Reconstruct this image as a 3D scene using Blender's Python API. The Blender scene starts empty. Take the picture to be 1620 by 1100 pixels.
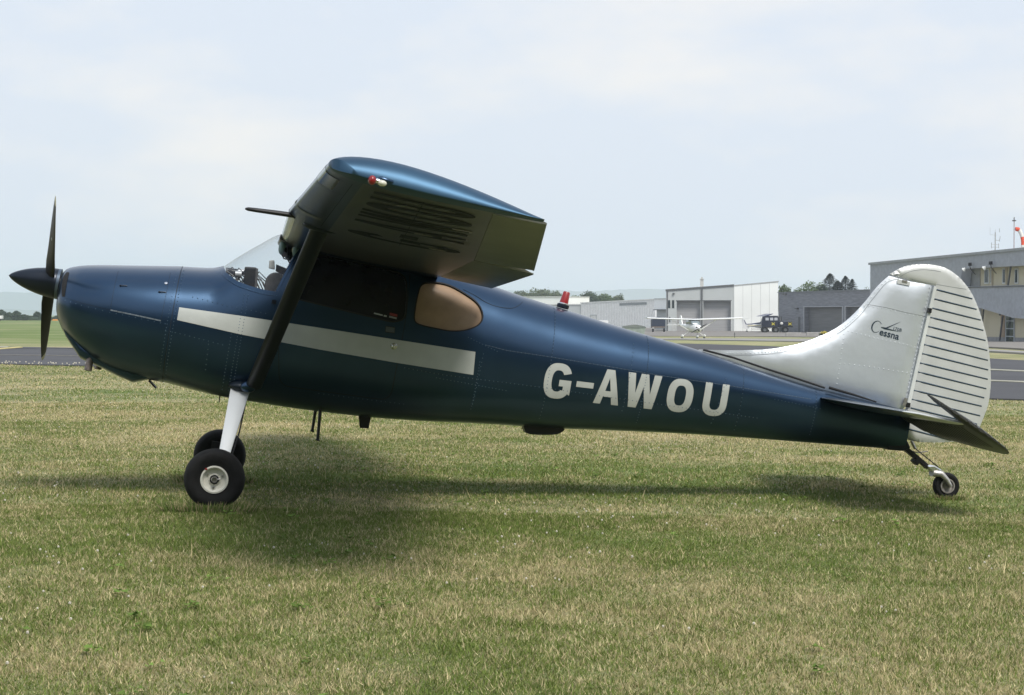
import bpy, math, random
import numpy as np
from math import sin, cos, radians, pi, atan, atan2, sqrt, exp
from mathutils import Vector, Matrix
from mathutils.geometry import delaunay_2d_cdt
random.seed(7)
RNG = np.random.default_rng(11)
SC = bpy.context.scene
COL = SC.collection

# ------------------------------------------------------------ camera
cam = bpy.data.cameras.new('camera')
cam.lens = 65.33; cam.sensor_width = 36.0; cam.clip_start = 0.1; cam.clip_end = 30000
camo = bpy.data.objects.new('camera', cam)
COL.objects.link(camo)
camo.location = (0, 0, 1.45)
camo.rotation_euler = (radians(90) - atan(52 / 2940.0), 0, 0)
SC.camera = camo

# ------------------------------------------------------------ sky and sun
SUN_EL = radians(53); SUN_AZ = atan2(0.37, -0.65)        # direction towards the sun, from +Y clockwise
world = bpy.data.worlds.new('World'); SC.world = world
world.use_nodes = True
nt = world.node_tree; nt.nodes.clear()
def wn(t, **k):
    n = nt.nodes.new(t)
    for a, b in k.items(): setattr(n, a, b)
    return n
sky = wn('ShaderNodeTexSky', sky_type='NISHITA', sun_disc=False, sun_elevation=SUN_EL, sun_rotation=SUN_AZ,
         air_density=1.6, dust_density=4.0, ozone_density=1.0)
tc = wn('ShaderNodeTexCoord')
mp = wn('ShaderNodeMapping'); mp.inputs['Scale'].default_value = (1.0, 1.0, 2.6)
nz = wn('ShaderNodeTexNoise'); nz.inputs['Scale'].default_value = 4.2; nz.inputs['Detail'].default_value = 5; nz.inputs['Roughness'].default_value = .55
rmp = wn('ShaderNodeValToRGB')
rmp.color_ramp.elements[0].position = .46; rmp.color_ramp.elements[0].color = (0, 0, 0, 1)
rmp.color_ramp.elements[1].position = .66; rmp.color_ramp.elements[1].color = (1, 1, 1, 1)
sep = wn('ShaderNodeSeparateXYZ')
grad = wn('ShaderNodeValToRGB')
e = grad.color_ramp.elements
e[0].position = 0.0; e[0].color = (.79, .865, .97, 1)
e[1].position = 0.30; e[1].color = (.78, .865, 1.0, 1)
e2 = e.new(0.10); e2.color = (.81, .88, .985, 1)
e3 = e.new(1.0); e3.color = (.55, .70, .92, 1)
cm = wn('ShaderNodeMixRGB'); cm.inputs[2].default_value = (1.0, .985, .97, 1)
cmf = wn('ShaderNodeMath', operation='MULTIPLY'); cmf.inputs[1].default_value = 1.0
sm = wn('ShaderNodeMixRGB', blend_type='MULTIPLY'); sm.inputs[0].default_value = 1; sm.inputs[2].default_value = (.08, .08, .08, 1)
mx = wn('ShaderNodeMixRGB'); mx.inputs[0].default_value = .93
bg = wn('ShaderNodeBackground'); bg.inputs[1].default_value = 1.0
wo = wn('ShaderNodeOutputWorld')
L = nt.links.new
L(tc.outputs['Generated'], mp.inputs[0]); L(mp.outputs[0], nz.inputs[0]); L(nz.outputs[0], rmp.inputs[0])
L(tc.outputs['Generated'], sep.inputs[0]); L(sep.outputs['Z'], grad.inputs[0])
L(rmp.outputs[0], cmf.inputs[0]); L(cmf.outputs[0], cm.inputs[0]); L(grad.outputs[0], cm.inputs[1])
L(sky.outputs[0], sm.inputs[1]); L(sm.outputs[0], mx.inputs[1]); L(cm.outputs[0], mx.inputs[2])
L(mx.outputs[0], bg.inputs[0]); L(bg.outputs[0], wo.inputs[0])

sun = bpy.data.lights.new('sun', 'SUN'); sun.energy = 3.6; sun.angle = radians(20.0); sun.color = (1, .955, .88)
suno = bpy.data.objects.new('sun', sun); COL.objects.link(suno)
sd = Vector((sin(SUN_AZ) * cos(SUN_EL), cos(SUN_AZ) * cos(SUN_EL), sin(SUN_EL)))
suno.rotation_euler = sd.to_track_quat('Z', 'Y').to_euler()
suno.location = (20, -30, 50)
SC.view_settings.view_transform = 'Standard'; SC.view_settings.look = 'None'
SC.view_settings.exposure = 0.0; SC.view_settings.gamma = 1.0; SC.view_settings.use_curve_mapping = False
SC.cycles.max_bounces = 8; SC.cycles.transparent_max_bounces = 12
SC.cycles.volume_bounces = 2

# ------------------------------------------------------------ materials
MATS = {}
def mat(name, col, rough=.6, metal=0.0, var=.12, vscale=3.0, bump=0.0, bscale=20.0, coat=0.0, spec=.5,
        col2=None, trans=0.0, alpha=1.0, ior=1.45, stretch=(1, 1, 1), detail=4):
    if name in MATS: return MATS[name]
    m = bpy.data.materials.new(name); m.use_nodes = True; t = m.node_tree
    b = t.nodes['Principled BSDF']
    b.inputs['Roughness'].default_value = rough; b.inputs['Metallic'].default_value = metal
    b.inputs['Coat Weight'].default_value = coat; b.inputs['Coat Roughness'].default_value = .20
    b.inputs['Specular IOR Level'].default_value = spec; b.inputs['IOR'].default_value = ior
    b.inputs['Transmission Weight'].default_value = trans; b.inputs['Alpha'].default_value = alpha
    tcn = t.nodes.new('ShaderNodeTexCoord'); mpn = t.nodes.new('ShaderNodeMapping')
    mpn.inputs['Scale'].default_value = stretch
    n = t.nodes.new('ShaderNodeTexNoise'); n.inputs['Scale'].default_value = vscale; n.inputs['Detail'].default_value = detail
    t.links.new(tcn.outputs['Object'], mpn.inputs[0]); t.links.new(mpn.outputs[0], n.inputs[0])
    r = t.nodes.new('ShaderNodeValToRGB')
    r.color_ramp.elements[0].position = .3; r.color_ramp.elements[1].position = .7
    c2 = col2 if col2 else tuple(min(1, c * (1 + var)) for c in col)
    c1 = col if col2 else tuple(c * (1 - var) for c in col)
    r.color_ramp.elements[0].color = (*c1, 1); r.color_ramp.elements[1].color = (*c2, 1)
    t.links.new(n.outputs[0], r.inputs[0]); t.links.new(r.outputs[0], b.inputs['Base Color'])
    if bump > 0:
        n2 = t.nodes.new('ShaderNodeTexNoise'); n2.inputs['Scale'].default_value = bscale; n2.inputs['Detail'].default_value = 3
        bp = t.nodes.new('ShaderNodeBump'); bp.inputs['Strength'].default_value = bump; bp.inputs['Distance'].default_value = .01
        t.links.new(mpn.outputs[0], n2.inputs[0]); t.links.new(n2.outputs[0], bp.inputs['Height']); t.links.new(bp.outputs[0], b.inputs['Normal'])
    MATS[name] = m
    return m
BLUE = mat('metallic_blue_paint', (.024, .056, .108), rough=.28, metal=.86, var=.10, vscale=2.0, bump=.25, bscale=1.8, coat=.45)
NAVY = mat('dark_blue_paint', (.006, .012, .022), rough=.45, metal=.3, coat=.1)
SILVER = mat('silver_paint', (.62, .655, .69), rough=.40, metal=.62, var=.06, vscale=2.5, bump=.65, bscale=3.0)
SILVER2 = mat('silver_paint_rudder', (.60, .61, .60), rough=.5, metal=.40, var=.06, vscale=5, bump=.2, bscale=5)
STRIPE = mat('silver_marking', (.46, .48, .46), rough=.5, metal=.25, var=.07, vscale=6, bump=.05, bscale=30)
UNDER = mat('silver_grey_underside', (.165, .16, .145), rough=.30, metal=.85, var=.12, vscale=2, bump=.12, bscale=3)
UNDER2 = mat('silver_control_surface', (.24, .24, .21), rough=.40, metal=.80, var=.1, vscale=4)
BLACK = mat('black_rubber', (.012, .012, .013), rough=.75, var=.3, vscale=30, bump=.2, bscale=60)
BLACKP = mat('black_paint', (.010, .010, .012), rough=.38, var=.2, vscale=8)
STEEL = mat('worn_steel', (.42, .40, .38), rough=.38, metal=.9, var=.3, vscale=40, bump=.2)
WHITEP = mat('white_paint', (.74, .74, .72), rough=.42, var=.05, vscale=8)
RUBBER = mat('tyre_rubber', (.010, .010, .010), rough=.8, spec=.3, var=.35, vscale=14, bump=.3, bscale=70)
CHROME = mat('aluminium', (.72, .72, .74), rough=.25, metal=1.0, var=.05)
REDL = mat('red_lens', (.26, .006, .008), rough=.35, coat=.5, var=.2)
CREAM = mat('clear_lens', (.62, .62, .52), rough=.2, coat=.6)
TAN = mat('tan_blind', (.31, .205, .128), rough=.65, var=.14, vscale=9, coat=.2)
TINT = mat('dark_glass', (.009, .009, .011), rough=.07, var=.25, vscale=5, spec=.35)
INTER = mat('cabin_trim', (.06, .06, .062), rough=.8, var=.4, vscale=20)
INTER2 = mat('seat_cloth', (.085, .083, .085), rough=.9, var=.3, vscale=25, bump=.4, bscale=40)
GREENISH = mat('headset_shell', (.16, .24, .21), rough=.4, var=.15)
GLASS = bpy.data.materials.new('clear_perspex'); GLASS.use_nodes = True
t_ = GLASS.node_tree; t_.nodes.clear()
o_ = t_.nodes.new('ShaderNodeOutputMaterial'); g_ = t_.nodes.new('ShaderNodeBsdfGlossy'); g_.inputs['Roughness'].default_value = .03
tr_ = t_.nodes.new('ShaderNodeBsdfTransparent'); tr_.inputs[0].default_value = (.93, .945, .95, 1)
fr0_ = t_.nodes.new('ShaderNodeLayerWeight'); fr0_.inputs[0].default_value = .5
fr1_ = t_.nodes.new('ShaderNodeMath'); fr1_.operation = 'POWER'; fr1_.inputs[1].default_value = 4.0; t_.links.new(fr0_.outputs['Facing'], fr1_.inputs[0])
fr_ = t_.nodes.new('ShaderNodeMath'); fr_.operation = 'MULTIPLY_ADD'; fr_.inputs[1].default_value = .55; fr_.inputs[2].default_value = .035; t_.links.new(fr1_.outputs[0], fr_.inputs[0])
mx_ = t_.nodes.new('ShaderNodeMixShader')
t_.links.new(fr_.outputs[0], mx_.inputs[0]); t_.links.new(tr_.outputs[0], mx_.inputs[1]); t_.links.new(g_.outputs[0], mx_.inputs[2]); t_.links.new(mx_.outputs[0], o_.inputs[0])

# ------------------------------------------------------------ helpers
def tag(o, label=None, cat=None, group=None, kind=None):
    if label: o['label'] = label
    if cat: o['category'] = cat
    if group: o['group'] = group
    if kind: o['kind'] = kind
    return o
def empty(name, loc, rz=0):
    o = bpy.data.objects.new(name, None); o.location = loc; o.rotation_euler = (0, 0, rz); o.empty_display_size = .3
    COL.objects.link(o); return o
class MB:
    def __init__(s): s.v = []; s.f = []; s.m = []; s.mi = 0
    def add(s, vs, fs):
        b = len(s.v); s.v.extend([tuple(q) for q in vs])
        for q in fs: s.f.append(tuple(b + i for i in q)); s.m.append(s.mi)
        return s
    def box(s, c, d, R=None):
        x, y, z = d[0] / 2, d[1] / 2, d[2] / 2
        vs = [Vector(q) for q in ((-x, -y, -z), (x, -y, -z), (x, y, -z), (-x, y, -z), (-x, -y, z), (x, -y, z), (x, y, z), (-x, y, z))]
        if R is not None: vs = [R @ q for q in vs]
        vs = [q + Vector(c) for q in vs]
        return s.add(vs, [(0, 3, 2, 1), (4, 5, 6, 7), (0, 1, 5, 4), (1, 2, 6, 5), (2, 3, 7, 6), (3, 0, 4, 7)])
    def tube(s, pts, r, n=8, cap=True, flat=None):
        pts = [Vector(p) for p in pts]
        if not hasattr(r, '__len__'): r = [r] * len(pts)
        vs = []; fs = []; up = None
        for i, p in enumerate(pts):
            d = (pts[min(i + 1, len(pts) - 1)] - pts[max(i - 1, 0)]).normalized()
            if up is None:
                up = Vector((0, 0, 1)) if abs(d.z) < .9 else Vector((1, 0, 0))
            a = d.cross(up).normalized(); b = a.cross(d).normalized(); up = b
            for k in range(n):
                t = 2 * pi * k / n
                vs.append(p + (a * cos(t) + b * sin(t)) * r[i])
        for i in range(len(pts) - 1):
            for k in range(n):
                fs.append((i * n + k, i * n + (k + 1) % n, (i + 1) * n + (k + 1) % n, (i + 1) * n + k))
        if cap: fs.append(tuple(range(n))[::-1]); fs.append(tuple((len(pts) - 1) * n + k for k in range(n)))
        return s.add(vs, fs)
    def lathe(s, prof, c, axis, n=32):
        # prof: list of (along, radius); axis unit vector
        ax = Vector(axis).normalized(); u = ax.orthogonal().normalized(); w = ax.cross(u)
        vs = []; fs = []
        for a, r in prof:
            for k in range(n):
                t = 2 * pi * k / n; vs.append(Vector(c) + ax * a + (u * cos(t) + w * sin(t)) * r)
        for i in range(len(prof) - 1):
            for k in range(n):
                fs.append((i * n + k, i * n + (k + 1) % n, (i + 1) * n + (k + 1) % n, (i + 1) * n + k))
        return s.add(vs, fs)
    def loft(s, rings, cap=True, closed=True):
        n = len(rings[0]); vs = [p for r in rings for p in r]; fs = []
        for i in range(len(rings) - 1):
            for k in range(n if closed else n - 1):
                fs.append((i * n + k, i * n + (k + 1) % n, (i + 1) * n + (k + 1) % n, (i + 1) * n + k))
        if cap: fs.append(tuple(range(n))[::-1]); fs.append(tuple((len(rings) - 1) * n + k for k in range(n)))
        return s.add(vs, fs)
    def prism(s, poly, fn0, fn1):
        # poly 2D outline, fn maps (a, b) to a 3D point for the two ends
        n = len(poly)
        vs = [fn0(*p) for p in poly] + [fn1(*p) for p in poly]
        fs = [tuple(range(n))[::-1], tuple(range(n, 2 * n))] + [(k, (k + 1) % n, n + (k + 1) % n, n + k) for k in range(n)]
        return s.add(vs, fs)
    def blob(s, c, r, seg=10, rings=6):
        r = (r, r, r) if not hasattr(r, '__len__') else r
        vs = []; fs = []
        for i in range(rings + 1):
            a = -pi / 2 + pi * i / rings
            for k in range(seg):
                t = 2 * pi * k / seg
                vs.append((c[0] + r[0] * cos(a) * cos(t), c[1] + r[1] * cos(a) * sin(t), c[2] + r[2] * sin(a)))
        for i in range(rings):
            for k in range(seg): fs.append((i * seg + k, i * seg + (k + 1) % seg, (i + 1) * seg + (k + 1) % seg, (i + 1) * seg + k))
        return s.add(vs, fs)
    def build(s, name, m, parent=None, smooth=30, bevel=0):
        me = bpy.data.meshes.new(name); me.from_pydata(s.v, [], s.f)
        ms = m if isinstance(m, (list, tuple)) else [m]
        for q in ms: me.materials.append(q)
        if len(ms) > 1: me.polygons.foreach_set('material_index', s.m)
        me.validate(); me.update()
        import bmesh
        bm = bmesh.new(); bm.from_mesh(me); bmesh.ops.remove_doubles(bm, verts=bm.verts, dist=1e-5)
        bmesh.ops.recalc_face_normals(bm, faces=bm.faces)
        if bevel > 0:
            ed = [q for q in bm.edges if len(q.link_faces) == 2 and q.calc_face_angle(0) > .5]
            bmesh.ops.bevel(bm, geom=ed, offset=bevel, segments=2, affect='EDGES', profile=.6, clamp_overlap=True)
        bm.to_mesh(me); bm.free()
        if smooth:
            me.polygons.foreach_set('use_smooth', [True] * len(me.polygons))
            me.set_sharp_from_angle(angle=radians(smooth))
        o = bpy.data.objects.new(name, me); COL.objects.link(o)
        if parent: o.parent = parent
        return o
def inside(poly, x, y):
    c = False; j = len(poly) - 1
    for i in range(len(poly)):
        xi, yi = poly[i]; xj, yj = poly[j]
        if (yi > y) != (yj > y) and x < (xj - xi) * (y - yi) / (yj - yi) + xi: c = not c
        j = i
    return c
def densify(poly, step, closed=True):
    out = []; n = len(poly)
    for i in range(n if closed else n - 1):
        a = poly[i]; b = poly[(i + 1) % n]; d = math.hypot(b[0] - a[0], b[1] - a[1]); k = max(1, int(math.ceil(d / step)))
        for j in range(k): out.append((a[0] + (b[0] - a[0]) * j / k, a[1] + (b[1] - a[1]) * j / k))
    if not closed: out.append(tuple(poly[-1]))
    return out
def smoothcurve(pts, n=6, closed=False):
    P = [Vector((p[0], p[1])) for p in pts]; N = len(P); out = []
    for i in range(N if closed else N - 1):
        p0 = P[(i - 1) % N] if closed or i > 0 else P[0]; p1 = P[i]; p2 = P[(i + 1) % N]
        p3 = P[(i + 2) % N] if closed or i + 2 < N else P[-1]
        for j in range(n):
            t = j / n
            q = .5 * ((2 * p1) + (-p0 + p2) * t + (2 * p0 - 5 * p1 + 4 * p2 - p3) * t * t + (-p0 + 3 * p1 - 3 * p2 + p3) * t ** 3)
            out.append((q.x, q.y))
    if not closed: out.append((P[-1].x, P[-1].y))
    return out
def roundpoly(pts, r, n=5):
    out = []; N = len(pts)
    for i in range(N):
        p = Vector(pts[i]); a = Vector(pts[i - 1]) - p; b = Vector(pts[(i + 1) % N]) - p
        rr = min(r, a.length * .45, b.length * .45); a = p + a.normalized() * rr; b = p + b.normalized() * rr
        for j in range(n + 1):
            t = j / n; q = a * (1 - t) ** 2 + p * 2 * t * (1 - t) + b * t * t; out.append((q.x, q.y))
    return out
def cdt(loops, step, grid=True):
    """triangulate the even-odd region of closed loops; returns points, triangles"""
    vs = []; es = []
    for lp in loops:
        b = len(vs); vs += [Vector(p) for p in lp]; es += [(b + i, b + (i + 1) % len(lp)) for i in range(len(lp))]
    xs = [v.x for v in vs]; ys = [v.y for v in vs]
    if grid:
        arr = np.array([[v.x, v.y] for v in vs]); x0, x1, y0, y1 = min(xs), max(xs), min(ys), max(ys)
        r = 0; y = y0 + step * .5
        while y < y1:
            x = x0 + step * (.5 if r % 2 else .0)
            while x < x1:
                if sum(inside(lp, x, y) for lp in loops) % 2 == 1:
                    if np.min((arr[:, 0] - x) ** 2 + (arr[:, 1] - y) ** 2) > (step * .45) ** 2: vs.append(Vector((x, y)))
                x += step
            y += step * .87; r += 1
    V, E, F, _, _, _ = delaunay_2d_cdt(vs, es, [], 0, 1e-6)
    out = []
    for f in F:
        cx = sum(V[i].x for i in f) / 3; cy = sum(V[i].y for i in f) / 3
        if sum(inside(lp, cx, cy) for lp in loops) % 2 == 1: out.append(tuple(f))
    return [(v.x, v.y) for v in V], out
def pchip(xs, ys):
    xs = np.array(xs, float); ys = np.array(ys, float); h = np.diff(xs); d = np.diff(ys) / h; m = np.zeros(len(xs))
    m[0] = d[0]; m[-1] = d[-1]
    for i in range(1, len(xs) - 1):
        if d[i - 1] * d[i] > 0:
            w1 = 2 * h[i] + h[i - 1]; w2 = h[i] + 2 * h[i - 1]; m[i] = (w1 + w2) / (w1 / d[i - 1] + w2 / d[i])
    def f(x):
        x = min(max(x, xs[0]), xs[-1]); i = min(max(int(np.searchsorted(xs, x)) - 1, 0), len(xs) - 2); t = (x - xs[i]) / h[i]
        return float((1 + 2 * t) * (1 - t) ** 2 * ys[i] + t * (1 - t) ** 2 * h[i] * m[i] + t * t * (3 - 2 * t) * ys[i + 1] + t * t * (t - 1) * h[i] * m[i + 1])
    return f
def sst(a, b, x): t = min(max((x - a) / (b - a), 0), 1); return t * t * (3 - 2 * t)
def terr(x, y):
    D = max(y, 1.0); u = x / D
    return -0.02 * min(max(x + 2.4, -1), 9) * (1 - sst(40, 120, D)) - 1.42 * sst(25, 260, D) * sst(-.12, .05, u)

# value noise for ground colour
_H = RNG.random((256, 256))
def vnoise(x, y):
    xi = np.floor(x).astype(int); yi = np.floor(y).astype(int); fx = x - xi; fy = y - yi
    fx = fx * fx * (3 - 2 * fx); fy = fy * fy * (3 - 2 * fy)
    a = _H[xi & 255, yi & 255]; b = _H[(xi + 1) & 255, yi & 255]; c = _H[xi & 255, (yi + 1) & 255]; d = _H[(xi + 1) & 255, (yi + 1) & 255]
    return (a * (1 - fx) + b * fx) * (1 - fy) + (c * (1 - fx) + d * fx) * fy
def fbm(x, y, o=4):
    s = 0; a = .5; t = 0
    for i in range(o): s = s + a * vnoise(x * 2 ** i + 17 * i, y * 2 ** i + 31 * i); t += a; a *= .55
    return s / t
def smooth_np(a, b, x): t = np.clip((x - a) / (b - a), 0, 1); return t * t * (3 - 2 * t)
def dryness(x, y):
    n = fbm(x * .55 + 40, y * .9 + 9, 4) - .5
    n2 = fbm(x * .12 + 4, y * .22 + 3, 3) - .5
    d = .27 + 1.3 * n + 1.1 * n2 + .26 * smooth_np(13, 21, y) + .12 * smooth_np(-1, 5, x) - .10 * smooth_np(11, 7, y)
    d = np.where((y > 79) & (x < 5), .10 + 1.2 * n2 + .5 * smooth_np(100, 84, y), d)
    d = np.where((y > 79) & (x >= 5), d * .75 + .02, d)
    return np.clip(d, 0, 1)
GREEN_C = np.array([.135, .185, .055]); DRY_C = np.array([.40, .345, .21])

# ------------------------------------------------------------ ground
def build_ground():
    rr = [0.0, 2.0, 4.0]; r = 5.0
    while r < 12000: rr.append(r); r *= 1.016 if r < 700 else 1.12
    az = np.concatenate([np.linspace(-pi, -.42, 50, endpoint=False), np.linspace(-.42, .42, 260, endpoint=False), np.linspace(.42, pi, 50, endpoint=False)])
    R, T = np.meshgrid(rr, az, indexing='ij')
    X = R * np.sin(T); Y = R * np.cos(T)
    Z = np.array([[terr(x, y) for x, y in zip(a, b)] for a, b in zip(X, Y)])
    nr, na = X.shape
    V = np.stack([X, Y, Z], -1).reshape(-1, 3)
    i = np.arange(nr - 1)[:, None] * na; k = np.arange(na)[None, :]; k2 = (k + 1) % na
    F = np.stack([i + k, i + k2, i + na + k2, i + na + k], -1).reshape(-1, 4)
    me = bpy.data.meshes.new('ground'); me.from_pydata(V.tolist(), [], F.tolist())
    me.polygons.foreach_set('use_smooth', [True] * len(me.polygons))
    ca = me.color_attributes.new('Col', 'FLOAT_COLOR', 'POINT')
    d = dryness(V[:, 0], V[:, 1])[:, None]
    c = GREEN_C * .80 * (1 - d) + DRY_C * .85 * d
    far = smooth_np(40, 90, V[:, 1])[:, None]; c = c * (1 + .15 * far)
    ca.data.foreach_set('color', np.concatenate([c, np.ones((len(c), 1))], 1).ravel())
    m = bpy.data.materials.new('mown_ground'); m.use_nodes = True; t = m.node_tree; b = t.nodes['Principled BSDF']
    b.inputs['Roughness'].default_value = .95; b.inputs['Specular IOR Level'].default_value = .15
    at = t.nodes.new('ShaderNodeVertexColor'); at.layer_name = 'Col'
    tcn = t.nodes.new('ShaderNodeTexCoord'); prev = at.outputs[0]
    for sc_, lo, hi, str_ in ((28, .62, 1.38, (1, 1, 1)), (1.1, .82, 1.2, (.5, 1, 1)), (.05, .85, 1.15, (.5, 1, 1))):
        mp_ = t.nodes.new('ShaderNodeMapping'); mp_.inputs['Scale'].default_value = str_
        n = t.nodes.new('ShaderNodeTexNoise'); n.inputs['Scale'].default_value = sc_; n.inputs['Detail'].default_value = 5; n.inputs['Roughness'].default_value = .65
        t.links.new(tcn.outputs['Object'], mp_.inputs[0]); t.links.new(mp_.outputs[0], n.inputs[0])
        mr = t.nodes.new('ShaderNodeMapRange'); mr.inputs[1].default_value = .3; mr.inputs[2].default_value = .7; mr.inputs[3].default_value = lo; mr.inputs[4].default_value = hi
        t.links.new(n.outputs[0], mr.inputs[0])
        mu = t.nodes.new('ShaderNodeMixRGB'); mu.blend_type = 'MULTIPLY'; mu.inputs[0].default_value = 1
        t.links.new(prev, mu.inputs[1]); t.links.new(mr.outputs[0], mu.inputs[2]); prev = mu.outputs[0]
    t.links.new(prev, b.inputs['Base Color'])
    me.materials.append(m)
    o = bpy.data.objects.new('ground', me); COL.objects.link(o); tag(o, kind='structure')
build_ground()

def strip(name, near, far, off, m, nx=None, ny=12, kind='structure', parent=None):
    """sheet draped on the terrain between two polylines of (x, y)"""
    def rs(pl, n):
        pl = [Vector(p) for p in pl]; ds = [0]
        for a, b in zip(pl, pl[1:]): ds.append(ds[-1] + (b - a).length)
        out = []
        for k in range(n + 1):
            t = ds[-1] * k / n; i = 0
            while i < len(ds) - 2 and ds[i + 1] < t: i += 1
            out.append(pl[i].lerp(pl[i + 1], (t - ds[i]) / (ds[i + 1] - ds[i])))
        return out
    nx = nx or 80; a = rs(near, nx); b = rs(far, nx); mb = MB(); vs = []; fs = []
    for j in range(ny + 1):
        for i in range(nx + 1):
            p = a[i].lerp(b[i], j / ny); e_ = 0.0
            vs.append((p.x, p.y, terr(p.x, p.y) + off))
    W_ = nx + 1
    for j in range(ny):
        for i in range(nx): fs.append((j * W_ + i, j * W_ + i + 1, (j + 1) * W_ + i + 1, (j + 1) * W_ + i))
    # skirt down at the near edge
    base = len(vs)
    for i in range(nx + 1):
        x, y, z = vs[i]; vs.append((x, y, z - off - .05))
    for i in range(nx): fs.append((i, base + i, base + i + 1, i + 1))
    mb.add(vs, fs); o = mb.build(name, m, parent, smooth=0)
    if kind: tag(o, kind=kind)
    return o
ASPH = mat('asphalt', (.072, .072, .078), rough=.9, var=.12, vscale=.25, bump=.3, bscale=25, spec=.3)
APR = mat('old_apron_paving', (.20, .185, .17), rough=.9, var=.1, vscale=.08, spec=.3)
PATHM = mat('grey_path', (.25, .24, .225), rough=.9, var=.1, vscale=.1)
LINE_Y = mat('worn_yellow_line', (.50, .42, .17), rough=.8, var=.2, vscale=3)
LINE_W = mat('pale_line', (.16, .155, .14), rough=.8, var=.2, vscale=3)
LINE_C = mat('cream_line', (.34, .33, .26), rough=.8, var=.2, vscale=3)
strip('taxiway', [(-43.57,84.82),(-14.69,53.29),(-11.73,51.13),(9.64,35.4),(15.21,29.99)], [(-45.92,89.39),(-21.4,81.5),(-18.71,79.47),(-13.47,77.66),(12.03,132),(15.21,107.45),(18.71,68.75),(22.44,44.26)], .03, ASPH, nx=140, ny=26)
strip('yellow_marking', [(-20.49,69.23),(-20.95,79.58)], [(-21.34,72.1),(-21.44,80.82)], .05, LINE_Y, nx=10, ny=2)
strip('cream_marking', [(-23.47,79.31),(-21.86,80.54)], [(-24.12,81.5),(-22.19,81.96)], .05, LINE_C, nx=10, ny=2)
strip('pale_seam_line', [(-19.24,65.01),(-14.03,62.46)], [(-19.39,65.51),(-14.13,62.95)], .05, LINE_W, nx=20, ny=2)
strip('upper_edge_marking', [(12.81,58.81),(16.32,48.44)], [(13.04,59.89),(16.63,49.37)], .05, LINE_C, nx=20, ny=2)
strip('lower_edge_marking', [(9.69,48.24),(14.02,41.61)], [(9.83,48.95),(14.25,42.29)], .05, LINE_C, nx=20, ny=2)
strip('path', [(5.85,191.14),(16.56,181.62),(25.04,147.22),(22.16,86.85),(22.47,66.71)], [(6.35,207.3),(18.64,204.42),(32.55,191.4),(23.34,91.47),(23.88,70.9)], .08, PATHM, nx=80, ny=5)
strip('apron', [(-0.71,207.59),(15.64,241.97),(31.37,236.45),(40.22,223.1),(25.87,101.38),(25.06,74.41)], [(-1.6,1.13),(30.37,1.13),(62.34,1.13),(84.72,1.13),(119.88,1.13),(158.24,1.13)], .10, APR, nx=60, ny=40) if False else None
_an = [(-0.72,212.74),(15.75,243.67),(31.37,236.45),(40.22,223.1),(25.87,101.38),(25.06,74.41)]
strip('apron', _an, [(0, 470), (30, 470), (70, 460), (110, 430), (120, 330), (120, 200)], .09, APR, nx=80, ny=60)

# ------------------------------------------------------------ grass
def blades(n, dmin, dmax, hmin, hmax, wk, power, seed, drybias=0.0, leanmax=.9, bright=1.0):
    g = np.random.default_rng(seed)
    u = g.random(n); p = power      # pdf ~ D^p
    D = (dmin ** (p + 1) + u * (dmax ** (p + 1) - dmin ** (p + 1))) ** (1 / (p + 1))
    X = (g.random(n) * 2 - 1) * (D * .295 + 1.0)
    Y = D
    keep = Y < 53.6 - (X + 14.69) * 0.735 - .15
    keep |= False
    X = X[keep]; Y = Y[keep]; n = len(X)
    # clumping: pull towards random offsets
    X = X + (g.random(n) - .5) * .03; Y = Y + (g.random(n) - .5) * .03
    Z = -0.02 * np.clip(X + 2.4, -1, 9) * (1 - smooth_np(40, 120, Y)) - 1.42 * smooth_np(25, 260, Y) * smooth_np(-.12, .05, X / Y)
    tall = fbm(X * 2.2, Y * 2.2, 3)
    h = .85 * (hmin + (hmax - hmin) * g.random(n) ** 2.0) * (.45 + 1.0 * tall)
    w = (.0028 + .0034 * g.random(n)) * (1 + wk * Y)
    th = g.random(n) * 2 * pi; ln = leanmax * g.random(n) ** 0.6
    ph = g.random(n) * 2 * pi
    tip = np.stack([X + np.cos(ph) * h * ln, Y + np.sin(ph) * h * ln, Z + h * np.sqrt(np.clip(1 - (ln * .72) ** 2, .08, 1))], 1)
    dx = np.cos(th) * w / 2; dy = np.sin(th) * w / 2
    a = np.stack([X - dx, Y - dy, Z - .004], 1); b = np.stack([X + dx, Y + dy, Z - .004], 1)
    V = np.stack([a, b, tip], 1).reshape(-1, 3)
    cl = fbm(X * 9 + 3, Y * 7 + 8, 3) - .5; cl2 = fbm(X * 3.1 + 23, Y * 3.5 + 1, 3) - .5
    d = np.clip(dryness(X, Y) + drybias + 1.0 * cl + .8 * cl2 + (g.random(n) - .5) * .2, 0, 1)
    isdry = g.random(n) < (.08 + .78 * d)
    v = (.62 + .72 * g.random(n))[:, None] * bright
    gc = np.array([.115, .175, .038]) + g.random((n, 1)) * np.array([.085, .075, .030]); 
    dc = np.array([.44, .365, .205]) + g.random((n, 1)) * np.array([.20, .19, .13])
    olive = np.array([.27, .265, .11])
    c = np.where(isdry[:, None], dc, gc); mix = g.random((n, 1)) < .25; c = np.where(mix, c * .4 + olive * .6, c) * v
    return V, c
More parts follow.
